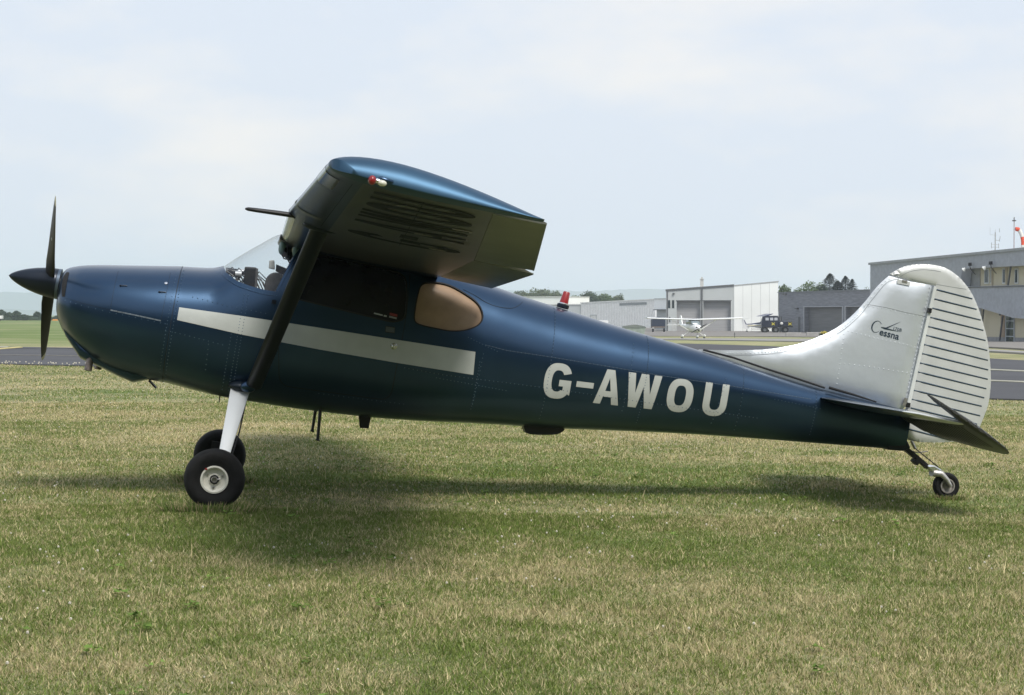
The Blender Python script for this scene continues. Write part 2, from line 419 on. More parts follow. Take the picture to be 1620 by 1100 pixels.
def mesh_from(name, V, C, m, label=None, cat='grass'):
    n = len(V) // 3
    me = bpy.data.meshes.new(name); me.vertices.add(len(V)); me.vertices.foreach_set('co', V.astype(np.float32).ravel())
    me.loops.add(len(V)); me.loops.foreach_set('vertex_index', np.arange(len(V), dtype=np.int32))
    me.polygons.add(n); me.polygons.foreach_set('loop_start', np.arange(0, len(V), 3, dtype=np.int32))
    try: me.polygons.foreach_set('loop_total', np.full(n, 3, dtype=np.int32))
    except Exception: pass
    ca = me.color_attributes.new('Col', 'FLOAT_COLOR', 'POINT')
    C4 = np.concatenate([C, np.ones((len(C), 1))], 1); C4 = np.repeat(C4, 3, axis=0)
    ca.data.foreach_set('color', C4.astype(np.float32).ravel())
    me.update(); me.validate(); me.materials.append(m)
    o = bpy.data.objects.new(name, me); COL.objects.link(o); tag(o, label, cat, kind='stuff'); return o
GM = bpy.data.materials.new('grass_blades'); GM.use_nodes = True
_t = GM.node_tree; _t.nodes.clear(); _o = _t.nodes.new('ShaderNodeOutputMaterial'); _a = _t.nodes.new('ShaderNodeVertexColor'); _a.layer_name = 'Col'
_d = _t.nodes.new('ShaderNodeBsdfDiffuse'); _r = _t.nodes.new('ShaderNodeBsdfTranslucent'); _m = _t.nodes.new('ShaderNodeMixShader'); _m.inputs[0].default_value = .22
_t.links.new(_a.outputs[0], _d.inputs[0]); _t.links.new(_a.outputs[0], _r.inputs[0]); _t.links.new(_d.outputs[0], _m.inputs[1]); _t.links.new(_r.outputs[0], _m.inputs[2]); _t.links.new(_m.outputs[0], _o.inputs[0])
V1, C1 = blades(720000, 6.0, 14, .014, .050, .045, -.2, 1, leanmax=1.35)
V2, C2 = blades(520000, 13, 30, .016, .050, .070, -.2, 2, leanmax=1.25)
V3, C3 = blades(150000, 29, 54, .02, .055, .10, 0, 3, leanmax=1.2)
V4, C4 = blades(1300, 6.0, 24, .07, .15, .04, 0, 4, drybias=.9, leanmax=.5, bright=1.15)
def tuft_ring(cx, cy, rx, ry, n, h0, h1, seed):
    g = np.random.default_rng(seed); r = np.sqrt(g.random(n)); t = g.random(n) * 2 * pi; X = cx + rx * r * np.cos(t); Y = cy + ry * r * np.sin(t)
    Z = np.array([terr(x, y) for x, y in zip(X, Y)]); h = h0 + (h1 - h0) * g.random(n); w = .004 + .004 * g.random(n); th = g.random(n) * 2 * pi; ln = .8 * g.random(n)
    V = np.stack([np.stack([X - np.cos(th) * w, Y - np.sin(th) * w, Z], 1), np.stack([X + np.cos(th) * w, Y + np.sin(th) * w, Z], 1), np.stack([X + np.cos(t) * h * ln, Y + np.sin(t) * h * ln, Z + h], 1)], 1).reshape(-1, 3)
    dr = g.random((n, 1)) < .4; c = np.where(dr, np.array([.46, .39, .22]), np.array([.13, .19, .05])) * (.75 + .5 * g.random((n, 1))); return V, c
T_ = [tuft_ring(-2.25, 13.82 - .16, .36, .16, 1600, .03, .085, 31), tuft_ring(-2.57, 16.14 - .16, .34, .14, 1100, .03, .08, 32), tuft_ring(3.70, 15.83 - .07, .17, .08, 500, .02, .055, 33)]
V4 = np.concatenate([V4] + [q[0] for q in T_]); C4 = np.concatenate([C4] + [q[1] for q in T_])
mesh_from('grass', np.concatenate([V1, V2, V3, V4]), np.concatenate([C1, C2, C3, C4]), GM, 'short mown grass, partly dried to straw, around the blue aircraft')
def clover():
    g = np.random.default_rng(5); mb = MB(); vs = []; cs = []
    n = 1500
    D = (6.0 ** .6 + g.random(n) * (34 ** .6 - 6.0 ** .6)) ** (1 / .6); X = (g.random(n) * 2 - 1) * (D * .295 + .8)
    dens = fbm(X * .7 + 90, D * .7, 3) + .10 * smooth_np(3, -5, X)
    for x, y, dn in zip(X, D, dens):
        if dn < .57: continue
        if y > 53.0 - (x + 14.69) * .735: continue
        mb.blob((x, y, terr(x, y) + .035 + random.random() * .025), .0048 + .0038 * random.random(), 5, 3)
    # pale flower heads along the taxiway edge
    for k in range(70):
        x = -16 + random.random() * 8; y = 53.29 - (x + 14.69) * .735 - .2 - random.random() * .5
        mb.blob((x, y, terr(x, y) + .06 + random.random() * .06), .020, 5, 3)
    o = mb.build('clover_flowers', mat('clover_white', (.58, .54, .46), rough=.8, var=.2, vscale=2), None)
    tag(o, 'small white clover flower heads dotted through the mown grass', 'flowers', kind='stuff')
clover()
def weeds():
    g = np.random.default_rng(9); V = []; C = []
    for k in range(260):
        D = 6.2 + g.random() * 14; x = (g.random() * 2 - 1) * (D * .29 + .6)
        if fbm(np.array([x * .8 + 5]), np.array([D * .8 + 70]), 3)[0] < .50: continue
        z = terr(x, D); nl = int(6 + g.random() * 9); R = .03 + g.random() * .06
        col = np.array([.13, .20, .05]) * (.8 + .6 * g.random())
        for j in range(nl):
            a = g.random() * 2 * pi; r0 = R * g.random(); cx = x + cos(a) * r0; cy = D + sin(a) * r0; s = .010 + .012 * g.random(); cz = z + .015 + g.random() * .03
            b = g.random() * 2 * pi
            V += [(cx + cos(b) * s, cy + sin(b) * s, cz), (cx + cos(b + 2.2) * s, cy + sin(b + 2.2) * s, cz - .004), (cx + cos(b + 4.1) * s * 1.3, cy + sin(b + 4.1) * s * 1.3, cz + .008)]
            C.append(col * (.8 + .4 * g.random()))
    mesh_from('clover_leaves', np.array(V), np.array(C), GM, 'dark green patches of clover and broad leaved weeds in the grass', 'weeds')
weeds()

# ============================================================ the parked blue tailwheel aircraft
YAW = radians(8.0); PIT = radians(9.5)
ex_ = Vector((cos(YAW) * cos(PIT), sin(YAW) * cos(PIT), -sin(PIT))); ez_ = Vector((cos(YAW) * sin(PIT), sin(YAW) * sin(PIT), cos(PIT))); ey_ = ez_.cross(ex_)
AC = bpy.data.objects.new('parked_aircraft', None); COL.objects.link(AC)
M4 = Matrix((ex_, ey_, ez_)).transposed().to_4x4(); M4.translation = Vector((-2.375, 14.98, 0)); AC.matrix_world = M4
tag(AC, 'dark metallic blue high wing tailwheel aeroplane with silver tail, parked on the mown grass', 'aeroplane')

def free(o):
    o.parent = None; o.matrix_world = M4.copy(); return o
ST = [ # x, top, bottom, halfwidth, z of widest, exponent top, exponent bottom
 (-1.500, 1.45, 1.35, .04, 1.40, 2.0, 2.0), (-1.494, 1.52, 1.29, .14, 1.40, 2.0, 2.0), (-1.478, 1.572, 1.225, .23, 1.39, 2.0, 2.0),
 (-1.450, 1.600, 1.168, .295, 1.37, 2.0, 2.0), (-1.400, 1.622, 1.092, .355, 1.35, 2.0, 2.0), (-1.340, 1.640, 1.040, .40, 1.33, 2.1, 2.1),
 (-1.200, 1.668, .940, .460, 1.31, 2.2, 2.2), (-1.044, 1.692, .872, .500, 1.29, 2.3, 2.3), (-.812, 1.728, .835, .535, 1.27, 2.3, 2.4),
 (-.567, 1.766, .826, .552, 1.27, 2.3, 2.6), (-.296, 1.806, .800, .560, 1.27, 2.4, 2.8), (-.150, 1.925, .790, .562, 1.27, 2.4, 2.9), (.0, 2.050, .785, .565, 1.27, 2.5, 3.0),
 (.155, 2.160, .785, .567, 1.27, 2.8, 3.0), (.35, 2.20, .785, .568, 1.27, 3.2, 3.0), (1.0, 2.165, .805, .566, 1.28, 3.4, 3.0), (1.45, 2.100, .840, .556, 1.30, 3.2, 3.0),
 (1.931, 2.030, .893, .522, 1.34, 2.7, 2.9), (2.151, 1.994, .915, .500, 1.36, 2.5, 2.8), (2.479, 1.950, .943, .463, 1.39, 2.3, 2.7), (3.143, 1.860, 1.020, .385, 1.44, 2.2, 2.6),
 (3.699, 1.797, 1.083, .315, 1.47, 2.2, 2.5), (4.265, 1.714, 1.135, .245, 1.47, 2.2, 2.5), (4.834, 1.644, 1.182, .175, 1.45, 2.2, 2.4), (5.40, 1.600, 1.228, .115, 1.43, 2.2, 2.2), (5.62, 1.585, 1.245, .085, 1.42, 2.2, 2.2)]
_f = [pchip([s[0] for s in ST], [s[k] for s in ST]) for k in range(1, 7)]
_cache = {}
def sec(x):
    k = round(x, 5)
    if k not in _cache: _cache[k] = [f(x) for f in _f]
    return _cache[k]
def z2s(x, z):
    t, b, w, c, nt_, nb_ = sec(x)
    if z >= c: q = min((z - c) / (t - c), 1.0); q = q ** (nt_ / 2); return .5 + math.asin(min(q, 1)) / pi
    q = min((c - z) / (c - b), 1.0); q = q ** (nb_ / 2); return .5 - math.asin(min(q, 1)) / pi
def sp(x, s):
    t, b, w, c, nt_, nb_ = sec(x); a = pi * (min(max(s, 0), 1) - .5); n = nt_ if a >= 0 else nb_; h = (t - c) if a >= 0 else (c - b)
    z = c + math.copysign(h * abs(sin(a)) ** (2 / n), a); y = w * max(cos(a), 0) ** (2 / n)
    return y, z
def snrm(x, s):
    y0, z0 = sp(x - .012, s); y1, z1 = sp(x + .012, s); s0 = max(s - .006, 0); s1 = min(s + .006, 1); ya, za = sp(x, s0); yb, zb = sp(x, s1)
    a = Vector((.024, y1 - y0, z1 - z0)); b = Vector((0, yb - ya, zb - za))
    if s1 - s0 < .011:   # on the crown or keel the section is level
        b = Vector((0, -1 if s > .5 else 1, 0))
    n = b.cross(a)
    n.normalize()
    return n if n.y > -1e-4 or abs(n.z) > .9 else -n
def spt(x, s, off, side):
    y, z = sp(x, s); n = snrm(x, s); 
    if (s > .98 and n.z < 0) or (s < .02 and n.z > 0): n = -n
    n.y = abs(n.y)
    return Vector((x + n.x * off, side * max(y + n.y * off, 0), z + n.z * off)), Vector((n.x, side * n.y, n.z))
SK = 1.6
def xz(loop, step=.03): return [(x, z2s(x, z) * SK) for x, z in densify(loop, step)]
def patch(name, loops, off, m, sides=(-1,), step=.045, rim=.0, parent=None, raw=False, closed_ends=False):
    lp = loops if raw else [xz(l, step * .7) for l in loops]
    V, F = cdt(lp, step)
    vs = []; ns = []; fs = []
    for sd_ in sides:
        b = len(vs)
        for x, s in V:
            p, n = spt(x, s / SK, off, sd_); vs.append(p); ns.append(n)
        for f in F:
            f = tuple(b + i for i in f)
            a_, b_, c_ = (vs[i] for i in f); nn = (b_ - a_).cross(c_ - a_)
            if nn.dot(ns[f[0]]) < 0: f = f[::-1]
            fs.append(f)
        if rim:
            for l in lp:
                bb = len(vs)
                for x, s in l:
                    p, n = spt(x, s / SK, off, sd_); q, _n = spt(x, s / SK, off - rim, sd_); vs += [p, q]; ns += [n, n]
                k = len(l)
                for i in range(k):
                    j = (i + 1) % k
                    if l[i][1] >= SK * .999 and l[j][1] >= SK * .999: continue
                    if l[i][1] <= SK * .001 and l[j][1] <= SK * .001: continue
                    fs.append((bb + 2 * i, bb + 2 * j, bb + 2 * j + 1, bb + 2 * i + 1))
    me = bpy.data.meshes.new(name); me.from_pydata([tuple(v) for v in vs], [], fs); me.materials.append(m)
    me.polygons.foreach_set('use_smooth', [True] * len(fs))
    me.update(); me.normals_split_custom_set_from_vertices([tuple(n) for n in ns])
    o = bpy.data.objects.new(name, me); COL.objects.link(o); o.parent = parent or AC
    return o
def onsurf(x, z, off=0.0, side=-1):
    return spt(x, z2s(x, z), off, side)

XF = -.567; XE = 5.62
def vline(x): return [(x, s * SK) for s in np.linspace(0, 1, 40)]
# outlines in (x, z)
GLAZE = [(-0.255,1.82),(-0.219,1.77),(-0.127,1.718),(-0.028,1.696),(0.088,1.683),(0.194,1.684),(0.239,1.83),(0.292,1.98),(0.355,2.102)]
GLZ = [(GLAZE[0][0] - .005, 2.6)] + GLAZE + [(.36, 2.13), (.20, 2.6)]
DWIN = roundpoly([(0.316,1.663),(0.431,2.024),(0.951,2.002),(1.167,1.978),(1.2,1.812),(1.213,1.643),(1.128,1.603),(0.812,1.626)], .07, 6)
QWIN = smoothcurve([(1.291,1.828),(1.311,1.923),(1.386,1.958),(1.529,1.959),(1.692,1.901),(1.783,1.845),(1.825,1.765),(1.803,1.696),(1.715,1.64),(1.602,1.611),(1.475,1.61),(1.341,1.619),(1.296,1.646),(1.288,1.726)], 4, True)
DOOR = roundpoly([(.235, 1.66), (.27, 1.30), (.33, .965), (1.207, .985), (1.212, 1.30), (1.222, 1.66), (1.20, 2.085), (.44, 2.11)], .09, 6)

body = [(XF, s * SK) for s in np.linspace(0, 1, 45)] + [(x, SK) for x in np.arange(XF + .06, XE - .02, .06)] + [(XE, s * SK) for s in np.linspace(1, 0, 30)] + [(x, 0) for x in np.arange(XE - .06, XF + .02, -.06)]
fus = patch('fuselage', [body, xz(GLZ, .03), xz(DWIN, .03), xz(QWIN, .03)], 0, BLUE, (-1, 1), .06, 0, raw=True)
# bulkhead closing the tail cone and the firewall
mb = MB()
ring = [Vector((XE, sg * sp(XE, s)[0], sp(XE, s)[1])) for sg, r in ((-1, np.linspace(0, 1, 20)), (1, np.linspace(1, 0, 20)[1:-1])) for s in r]
mb.add(ring, [tuple(range(len(ring)))]); mb.build('tail_bulkhead', BLUE, AC)
mb = MB(); ring = [Vector((-.50, sg * sp(-.50, s)[0] * .985, sp(-.50, s)[1])) for sg, r in ((-1, np.linspace(.02, .98, 20)), (1, np.linspace(.98, .02, 20))) for s in r]
mb.add(ring, [tuple(range(len(ring)))]); mb.build('firewall', INTER, AC)
# frames round the glazing
def frame(name, loop, w, off, m, parent=AC, side=-1, rim=.012, grow=0):
    c = Vector((sum(p[0] for p in loop) / len(loop), sum(p[1] for p in loop) / len(loop)))
    def sh(d):
        out = []; n = len(loop)
        for i in range(n):
            p = Vector(loop[i]); a = Vector(loop[i - 1]); b = Vector(loop[(i + 1) % n]); t = (b - a).normalized(); nn = Vector((t.y, -t.x))
            if nn.dot(p - c) < 0: nn = -nn
            q = p + nn * d; out.append((q.x, q.y))
        return out
    return patch(name, [sh(grow + w), sh(grow)], off, m, (side,), .06, rim, parent)
def ribbon(mb, pts, w, off, side=-1):
    """thin strip following the skin along (x, z) points"""
    P = [Vector(onsurf(x, z, off, side)[0]) for x, z in densify(pts, .04, False)]
    N = [onsurf(x, z, off, side)[1] for x, z in densify(pts, .04, False)]
    vs = []
    for i, p in enumerate(P):
        d = (P[min(i + 1, len(P) - 1)] - P[max(i - 1, 0)]).normalized(); c_ = d.cross(N[i]).normalized() * w / 2
        vs += [p - c_, p + c_, p + c_ - N[i] * (off + .002), p - c_ - N[i] * (off + .002)]
    fs = []
    for i in range(len(P) - 1):
        a = i * 4; fs += [(a, a + 1, a + 5, a + 4), (a + 1, a + 2, a + 6, a + 5), (a + 3, a, a + 4, a + 7)]
    mb.add(vs, fs)
gl = patch('windscreen', [xz(GLZ, .03)], -.006, GLASS, (-1, 1), .05, 0, raw=True)
# seal along the bottom of the windscreen, both sides
def offs(pts, d):
    out = []
    for i, p in enumerate(pts):
        a = Vector(pts[max(i - 1, 0)]); b = Vector(pts[min(i + 1, len(pts) - 1)]); t = (b - a).normalized(); out.append((p[0] - t.y * -d, p[1] - t.x * d))
    return out
low = smoothcurve(GLAZE[:6], 5)
for sd_ in (-1, 1): mb = MB(); ribbon(mb, offs(low, .022), .030, .004, sd_); mb.build('windscreen_retaining_strip', BLUE, gl)
for sd_ in (-1, 1): mb = MB(); ribbon(mb, [GLAZE[5], GLAZE[6], GLAZE[7], GLAZE[8]], .022, .006, sd_); mb.build('windscreen_side_frame', BLUE, gl)

# cowling and its openings
co = [(-1.4995, s * SK) for s in np.linspace(0, 1, 24)] + [(x, SK) for x in np.arange(-1.47, XF - .02, .04)] + [(XF - .004, s * SK) for s in np.linspace(1, 0, 40)] + [(x, 0) for x in np.arange(XF - .05, -1.48, -.04)]
cow = patch('engine_cowling', [co], .003, BLUE, (-1, 1), .035, 0, raw=True)
for sd_ in (-1, 1):   # cooling inlets beside the spinner
    q = [(-1.435,1.371),(-1.456,1.458),(-1.459,1.533),(-1.444,1.566),(-1.422,1.564),(-1.417,1.484),(-1.411,1.375)]
    patch('air_inlet', [q], .005, BLACK, (sd_,), .02, .0, cow)
# lower lip / air scoop under the nose
sc_side = densify([(-1.404,1.109),(-1.376,1.057),(-1.237,0.905),(-1.066,0.86),(-0.908,0.809),(-0.804,0.783),(-0.686,0.827),(-0.581,0.862)], .04, False)
mb = MB(); rg = []
for x, z in sc_side:
    t, b, w, c, _, _ = sec(x); hw = min(.25, w * .55); zt = z + .0; ztop = min(b + .10, 1.25)
    if ztop < z + .02: ztop = z + .02
    rg.append([Vector((x, hw * cos(a), (ztop + z) / 2 + (ztop - z) / 2 * (abs(sin(a)) ** .55) * (1 if sin(a) > 0 else -1))) for a in np.linspace(0, 2 * pi, 28, endpoint=False)])
mb.loft(rg); mb.build('carburettor_scoop', BLUE, cow, 50)
mb = MB()
for py_, xx in ((-.20, 0.0), (.16, .04)):
    a = Vector((-1.17 + xx, py_, .98)); b = Vector((-1.235 + xx, py_ - .015, .83))
    d = (b - a).normalized(); mb.lathe([(0, .030), (.155, .031), (.157, .024), (.05, .024)], a, d, 20)
ex_pipes = mb
for i, (py_, xx) in enumerate(((-.21, 0.0), (.10, .05))):
    mb = MB(); pa_ = [(-1.153,1.009),(-1.156,0.832)]
    a = Vector((pa_[0][0] + xx, py_, pa_[0][1])); b = Vector((pa_[1][0] + xx, py_ - .02, pa_[1][1] + .2 * xx)); d = (b - a).normalized()
    l_ = (b - a).length; mb.lathe([(0, .027), (l_, .030), (l_ + .002, .023), (.04, .022), (.04, 0.0)], a, d, 20); mb.build('exhaust_pipe', mat('burnt_pipe', (.24, .20, .18), rough=.5, metal=.8, var=.4, vscale=30), AC)
mb = MB(); mb.box((-.650, -.10, .800), (.085, .14, .012), Matrix.Rotation(radians(38), 3, 'Y')); mb.build('cowl_flap', BLACKP, cow)

def clean(pts):
    out = []
    for p in pts:
        out.append((p[0], p[1]))
    return out
# stripe (fuselage and door run) and the letters
S_T = [(-0.527,1.439),(-0.03,1.453),(0.589,1.461),(1.201,1.467),(1.812,1.474)]
S_B = [(1.825,1.291),(1.22,1.288),(0.592,1.293),(-0.032,1.31),(-0.527,1.34)]
patch('side_stripe', [S_T + S_B], .0035, STRIPE, (-1,), .05, .003)
patch('side_stripe', [S_T + S_B], .0035, STRIPE, (1,), .05, .003)

def ringarc(cx, cy, rx, ry, t, a0, a1, n=22, e=2.4):
    def pt(rx_, ry_, a): return (cx + rx_ * math.copysign(abs(cos(a)) ** (2 / e), cos(a)), cy + ry_ * math.copysign(abs(sin(a)) ** (2 / e), sin(a)))
    out = [pt(rx, ry, a0 + (a1 - a0) * i / n) for i in range(n + 1)]; inn = [pt(rx - t, ry - t * .92, a1 + (a0 - a1) * i / n) for i in range(n + 1)]
    return out + inn
def letters():
    """(letter loops) in units of cap height, each origin at its lower left, with its width"""
    D = {}
    s = .235; w = .84
    g_o = ringarc(w / 2, .5, w / 2, .5, s, radians(30), radians(318), 30)
    # G: outer arc, foot and bar
    o = []; n = 34
    def pt(rx_, ry_, a, e=2.5): return (w / 2 + rx_ * math.copysign(abs(cos(a)) ** (2 / e), cos(a)), .5 + ry_ * math.copysign(abs(sin(a)) ** (2 / e), sin(a)))
    outer = [pt(w / 2, .5, radians(24) + (radians(322) - radians(24)) * i / n) for i in range(n + 1)]
    inner = [pt(w / 2 - s, .5 - s * .85, radians(308) + (radians(33) - radians(308)) * i / n) for i in range(n + 1)]
    D['G'] = ([outer + [(w, .12), (w, .54), (.47, .54), (.47, .36), (w - s, .36), (w - s, .245)] + inner], w)
    D['-'] = ([[(0, .40), (.50, .40), (.50, .56), (0, .56)]], .5)
    D['A'] = ([[(0, 0), (.235, 0), (.285, .21), (.555, .21), (.605, 0), (.84, 0), (.555, 1), (.285, 1)], [(.33, .38), (.51, .38), (.42, .76)]], .84)
    D['W'] = ([[(.15, 0), (.395, 0), (.52, .62), (.645, 0), (.89, 0), (1.04, 1), (.81, 1), (.745, .42), (.635, 1), (.405, 1), (.295, .42), (.23, 1), (0, 1)]], 1.04)
    w2 = .82
    D['O'] = ([[(w2 / 2 + w2 / 2 * math.copysign(abs(cos(a)) ** .8, cos(a)), .5 + .5 * math.copysign(abs(sin(a)) ** .8, sin(a))) for a in np.linspace(0, 2 * pi, 44, endpoint=False)],
               [(w2 / 2 + (w2 / 2 - .235) * math.copysign(abs(cos(a)) ** .75, cos(a)), .5 + .30 * math.copysign(abs(sin(a)) ** .75, sin(a))) for a in np.linspace(0, 2 * pi, 36, endpoint=False)]], w2)
    D['U'] = ([[(0, 1)] + [(w2 / 2 + w2 / 2 * math.copysign(abs(cos(a)) ** .85, cos(a)), .38 + .38 * math.copysign(abs(sin(a)) ** .85, sin(a))) for a in np.linspace(pi, 2 * pi, 20)] + [(w2, 1), (w2 - .235, 1)] +
               [(w2 / 2 + (w2 / 2 - .235) * math.copysign(abs(cos(a)) ** .85, cos(a)), .38 + .19 * math.copysign(abs(sin(a)) ** .85, sin(a))) for a in np.linspace(2 * pi, pi, 16)] + [(.235, 1)]], w2)
    return D
LET = letters()
_lx = [q[0] for q in [(2.403,1.321),(2.629,1.435),(2.673,1.37),(2.817,1.362),(2.837,1.22),(3.05,1.234),(3.091,1.515),(3.38,1.525),(3.446,1.347),(3.668,1.446),(3.76,1.277),(3.968,1.531)]]
LX = {ch: (_lx[2 * i], _lx[2 * i + 1]) for i, ch in enumerate('G-AWOU')}
for ch, (x0, x1) in LX.items():
    loops, w = LET[ch]
    def fx(u, v):
        x = x0 + (x1 - x0) * u / w; zb_ = 1.204 + (x - 2.42) * .0475; h = .288 - (x - 2.42) * .012; return (x, zb_ + h * v)
    if ch == 'W': fx_ = fx
    lp = [[fx(u, v) for u, v in l] for l in loops]
    patch('registration_letter', lp, .0025, STRIPE, (-1,), .03, 0)
    lp2 = [[((2.398 + 3.958) - x, z + (2 * (x - 3.18) * -.0475)) for x, z in l] for l in lp]
    patch('registration_letter', lp2, .0025, STRIPE, (1,), .03, 0)

# door with its window
dr = patch('door', [DOOR, DWIN], .0022, BLUE, (-1,), .06, .012)
dr2 = patch('door', [DOOR, DWIN], .0022, BLUE, (1,), .06, .012)
for sd_, d_ in ((-1, dr), (1, dr2)):
    patch('window', [DWIN], -.012, TINT, (sd_,), .06, 0, d_)
    frame('window_seal', DWIN, .012, .005, BLACK, d_, sd_)
    mb = MB(); ribbon(mb, densify(DOOR, .03) + [DOOR[0]], .005, .0015 if False else .0028, sd_); mb.build('door_gap', NAVY, d_)
    patch('quarter_window', [QWIN], -.010, TAN, (sd_,), .06, 0)
    frame('quarter_window_seal', QWIN, .010, .004, BLACK, AC, sd_)
# door hardware
HND = [(1.076,1.556),(1.146,1.557),(1.15,1.518),(1.08,1.515)]
mb = MB(); patch('handle_recess', [HND], .0045, mat('grey_recess', (.10, .12, .14), rough=.4, metal=.5), (-1,), .05, .004, dr)
frame('handle_frame', HND, .006, .006, BLACKP, dr)
c_, n_ = onsurf(*[(1.163,1.413)][0], .004); mb = MB(); mb.lathe([(0, .027), (.006, .026), (.008, .019), (.004, .016), (.010, .010), (.012, 0)], c_, n_, 20); mb.build('door_lock', CHROME, dr)
# small stickers in the lower rear corner of the door window
for nm, m_, q in (('placard', STRIPE, [(0.968,1.65),(1.039,1.644),(1.038,1.634),(0.967,1.639)]), ('placard', STRIPE, [(1.047,1.644),(1.07,1.643),(1.072,1.631),(1.046,1.632)]), ('placard', mat('red_print', (.22, .02, .02), rough=.6), [(1.09,1.67),(1.152,1.665),(1.152,1.645),(1.091,1.65)]), ('placard', mat('grey_print', (.24, .24, .23), rough=.6), [(1.09,1.645),(1.151,1.64),(1.151,1.626),(1.089,1.631)])):
    patch(nm, [q], -.006, m_, (-1,), .03, 0, dr)

# panel seams and rivets
SEAM = mat('seam_dark', (.008, .018, .034), rough=.6, metal=.3); SEAML = mat('seam_worn', (.10, .13, .17), rough=.45, metal=.7, var=.3, vscale=30)  # dark joint colour for the seams, a paler one for the upper lap
def vs_(x, z0, z1): return [(x, z0 + (z1 - z0) * i / 16) for i in range(17)]
seams = [vs_(2.435, 1.03, 1.93), vs_(3.245, 1.12, 1.83), vs_(4.09, 1.19, 1.73), vs_(1.86, 1.02, 1.40), vs_(4.75, 1.25, 1.64),
         vs_(-.05, .86, 1.62), vs_(-.10, .86, 1.30)]
lapu = [(1.886,1.541),(2.059,1.526),(2.401,1.532),(2.854,1.533),(3.393,1.531),(3.939,1.54),(4.698,1.542)]
lapl = [(1.276,1.259),(1.582,1.253),(2.1,1.272),(2.44,1.282),(2.948,1.289),(3.595,1.302),(4.254,1.315)]
lowd = [(4.105,1.68),(4.435,1.669),(4.78,1.66)]
seamsL = [lapu]
rows = [(lapu, .034), (lapl, .036)] + [(s, .036) for s in seams]
rows += [(offs(seams[5], .03), .034), ([(-0.439,1.536),(-0.204,1.516),(0.135,1.503)], .04), ([(-0.601,1.246),(-0.412,1.232),(-0.152,1.206)], .04), ([(0.647,0.952),(0.921,0.961),(1.321,0.975)], .04),
         ([(1.737,1.578),(1.859,1.541),(1.986,1.506)], .03), ([(1.537,1.221),(1.771,1.217),(2.109,1.209)], .03), ([(1.878,1.468),(1.871,1.264),(1.864,1.059)], .035), ([(3.114,1.747),(3.095,1.198)], .036), ([(3.93,1.591),(3.875,1.214)], .036), ([(4.378,1.491),(4.792,1.478)], .034), ([(-0.259,1.193),(-0.251,0.995)], .04)]
rows += [(offs(low, .030), .045)]
for s in seams[:5] + [lapl]: mb = MB(); ribbon(mb, s, .0022, .0012); mb.build('panel_seam', SEAM, AC, 0)
mb = MB(); ribbon(mb, lapu, .0028, .0014); mb.build('panel_seam', SEAML, AC, 0)
fair = [(1.649,1.95),(1.764,1.913),(1.84,1.88),(1.934,1.861),(2.053,1.865),(2.12,1.898),(2.157,1.936)]
mb = MB(); ribbon(mb, smoothcurve(fair, 4), .004, .002); mb.build('fairing_seam', SEAM, AC, 0)
cow_side = [(-1.401,1.366),(-1.267,1.348),(-1.042,1.332),(-0.842,1.324),(-0.647,1.314),(-0.611,1.313)]
cpanel = [(-1.045,1.638),(-1.042,1.332),(-0.842,1.324),(-0.647,1.314),(-0.644,1.502),(-0.645,1.695)]
for q_ in (cow_side[:3], cpanel[:2], cpanel[3:]): mb = MB(); ribbon(mb, q_, .0026, .005); mb.build('cowl_seam', SEAM, cow, 0)
mb = MB(); ribbon(mb, cpanel[1:4], .010, .006); mb.build('piano_hinge', mat('hinge_metal', (.22, .26, .30), rough=.4, metal=.8, var=.5, vscale=90), cow, 0)
mb = MB(); ribbon(mb, vs_(XF - .003, .84, 1.755), .006, .0045); mb.build('firewall_seam', SEAM, AC, 0)
rows += [(vs_(XF + .018, .86, 1.73), .036), (vs_(XF - .03, .86, 1.73), .036), (offs(cow_side, .018), .06)]
mb = MB()
def rivet(mb, x, z, r=.0038, side=-1):
    try: p, n = onsurf(x, z, .0, side)
    except Exception: return
    u = n.orthogonal().normalized(); w = n.cross(u); k = 6
    vs = [p + (u * cos(2 * pi * i / k) + w * sin(2 * pi * i / k)) * r + n * .0035 for i in range(k)] + [p + n * (.0035 + r * .6)]
    vs += [p + (u * cos(2 * pi * i / k) + w * sin(2 * pi * i / k)) * r for i in range(k)]
    mb.add(vs, [(i, (i + 1) % k, k) for i in range(k)] + [(k + 1 + i, k + 1 + (i + 1) % k, (i + 1) % k, i) for i in range(k)])
for l_, st in rows:
    for x, z in densify(l_, st, False): rivet(mb, x, z)
rv = mb.build('rivets', mat('rivet_paint', (.08, .14, .21), rough=.35, metal=.8), AC, 60); tag(rv, kind='stuff')
for q in [(-0.971,1.531),(-0.669,1.532)]: 
    mb = MB(); p, n = onsurf(q[0], q[1], .004); u = Vector((1, 0, .1)).normalized(); mb.tube([p + n * .004 - u * .03, p + n * .006, p + n * .004 + u * .022], .0035, 6); mb.blob(p + n * .004 - u * .03, .007, 8, 5); mb.build('cowl_latch', NAVY, cow)
p, n = onsurf(*[(-0.661,1.604)][0], .004); mb = MB(); mb.lathe([(0, .013), (.004, .012), (.006, 0)], p, n, 14); mb.build('fastener', CHROME, cow)

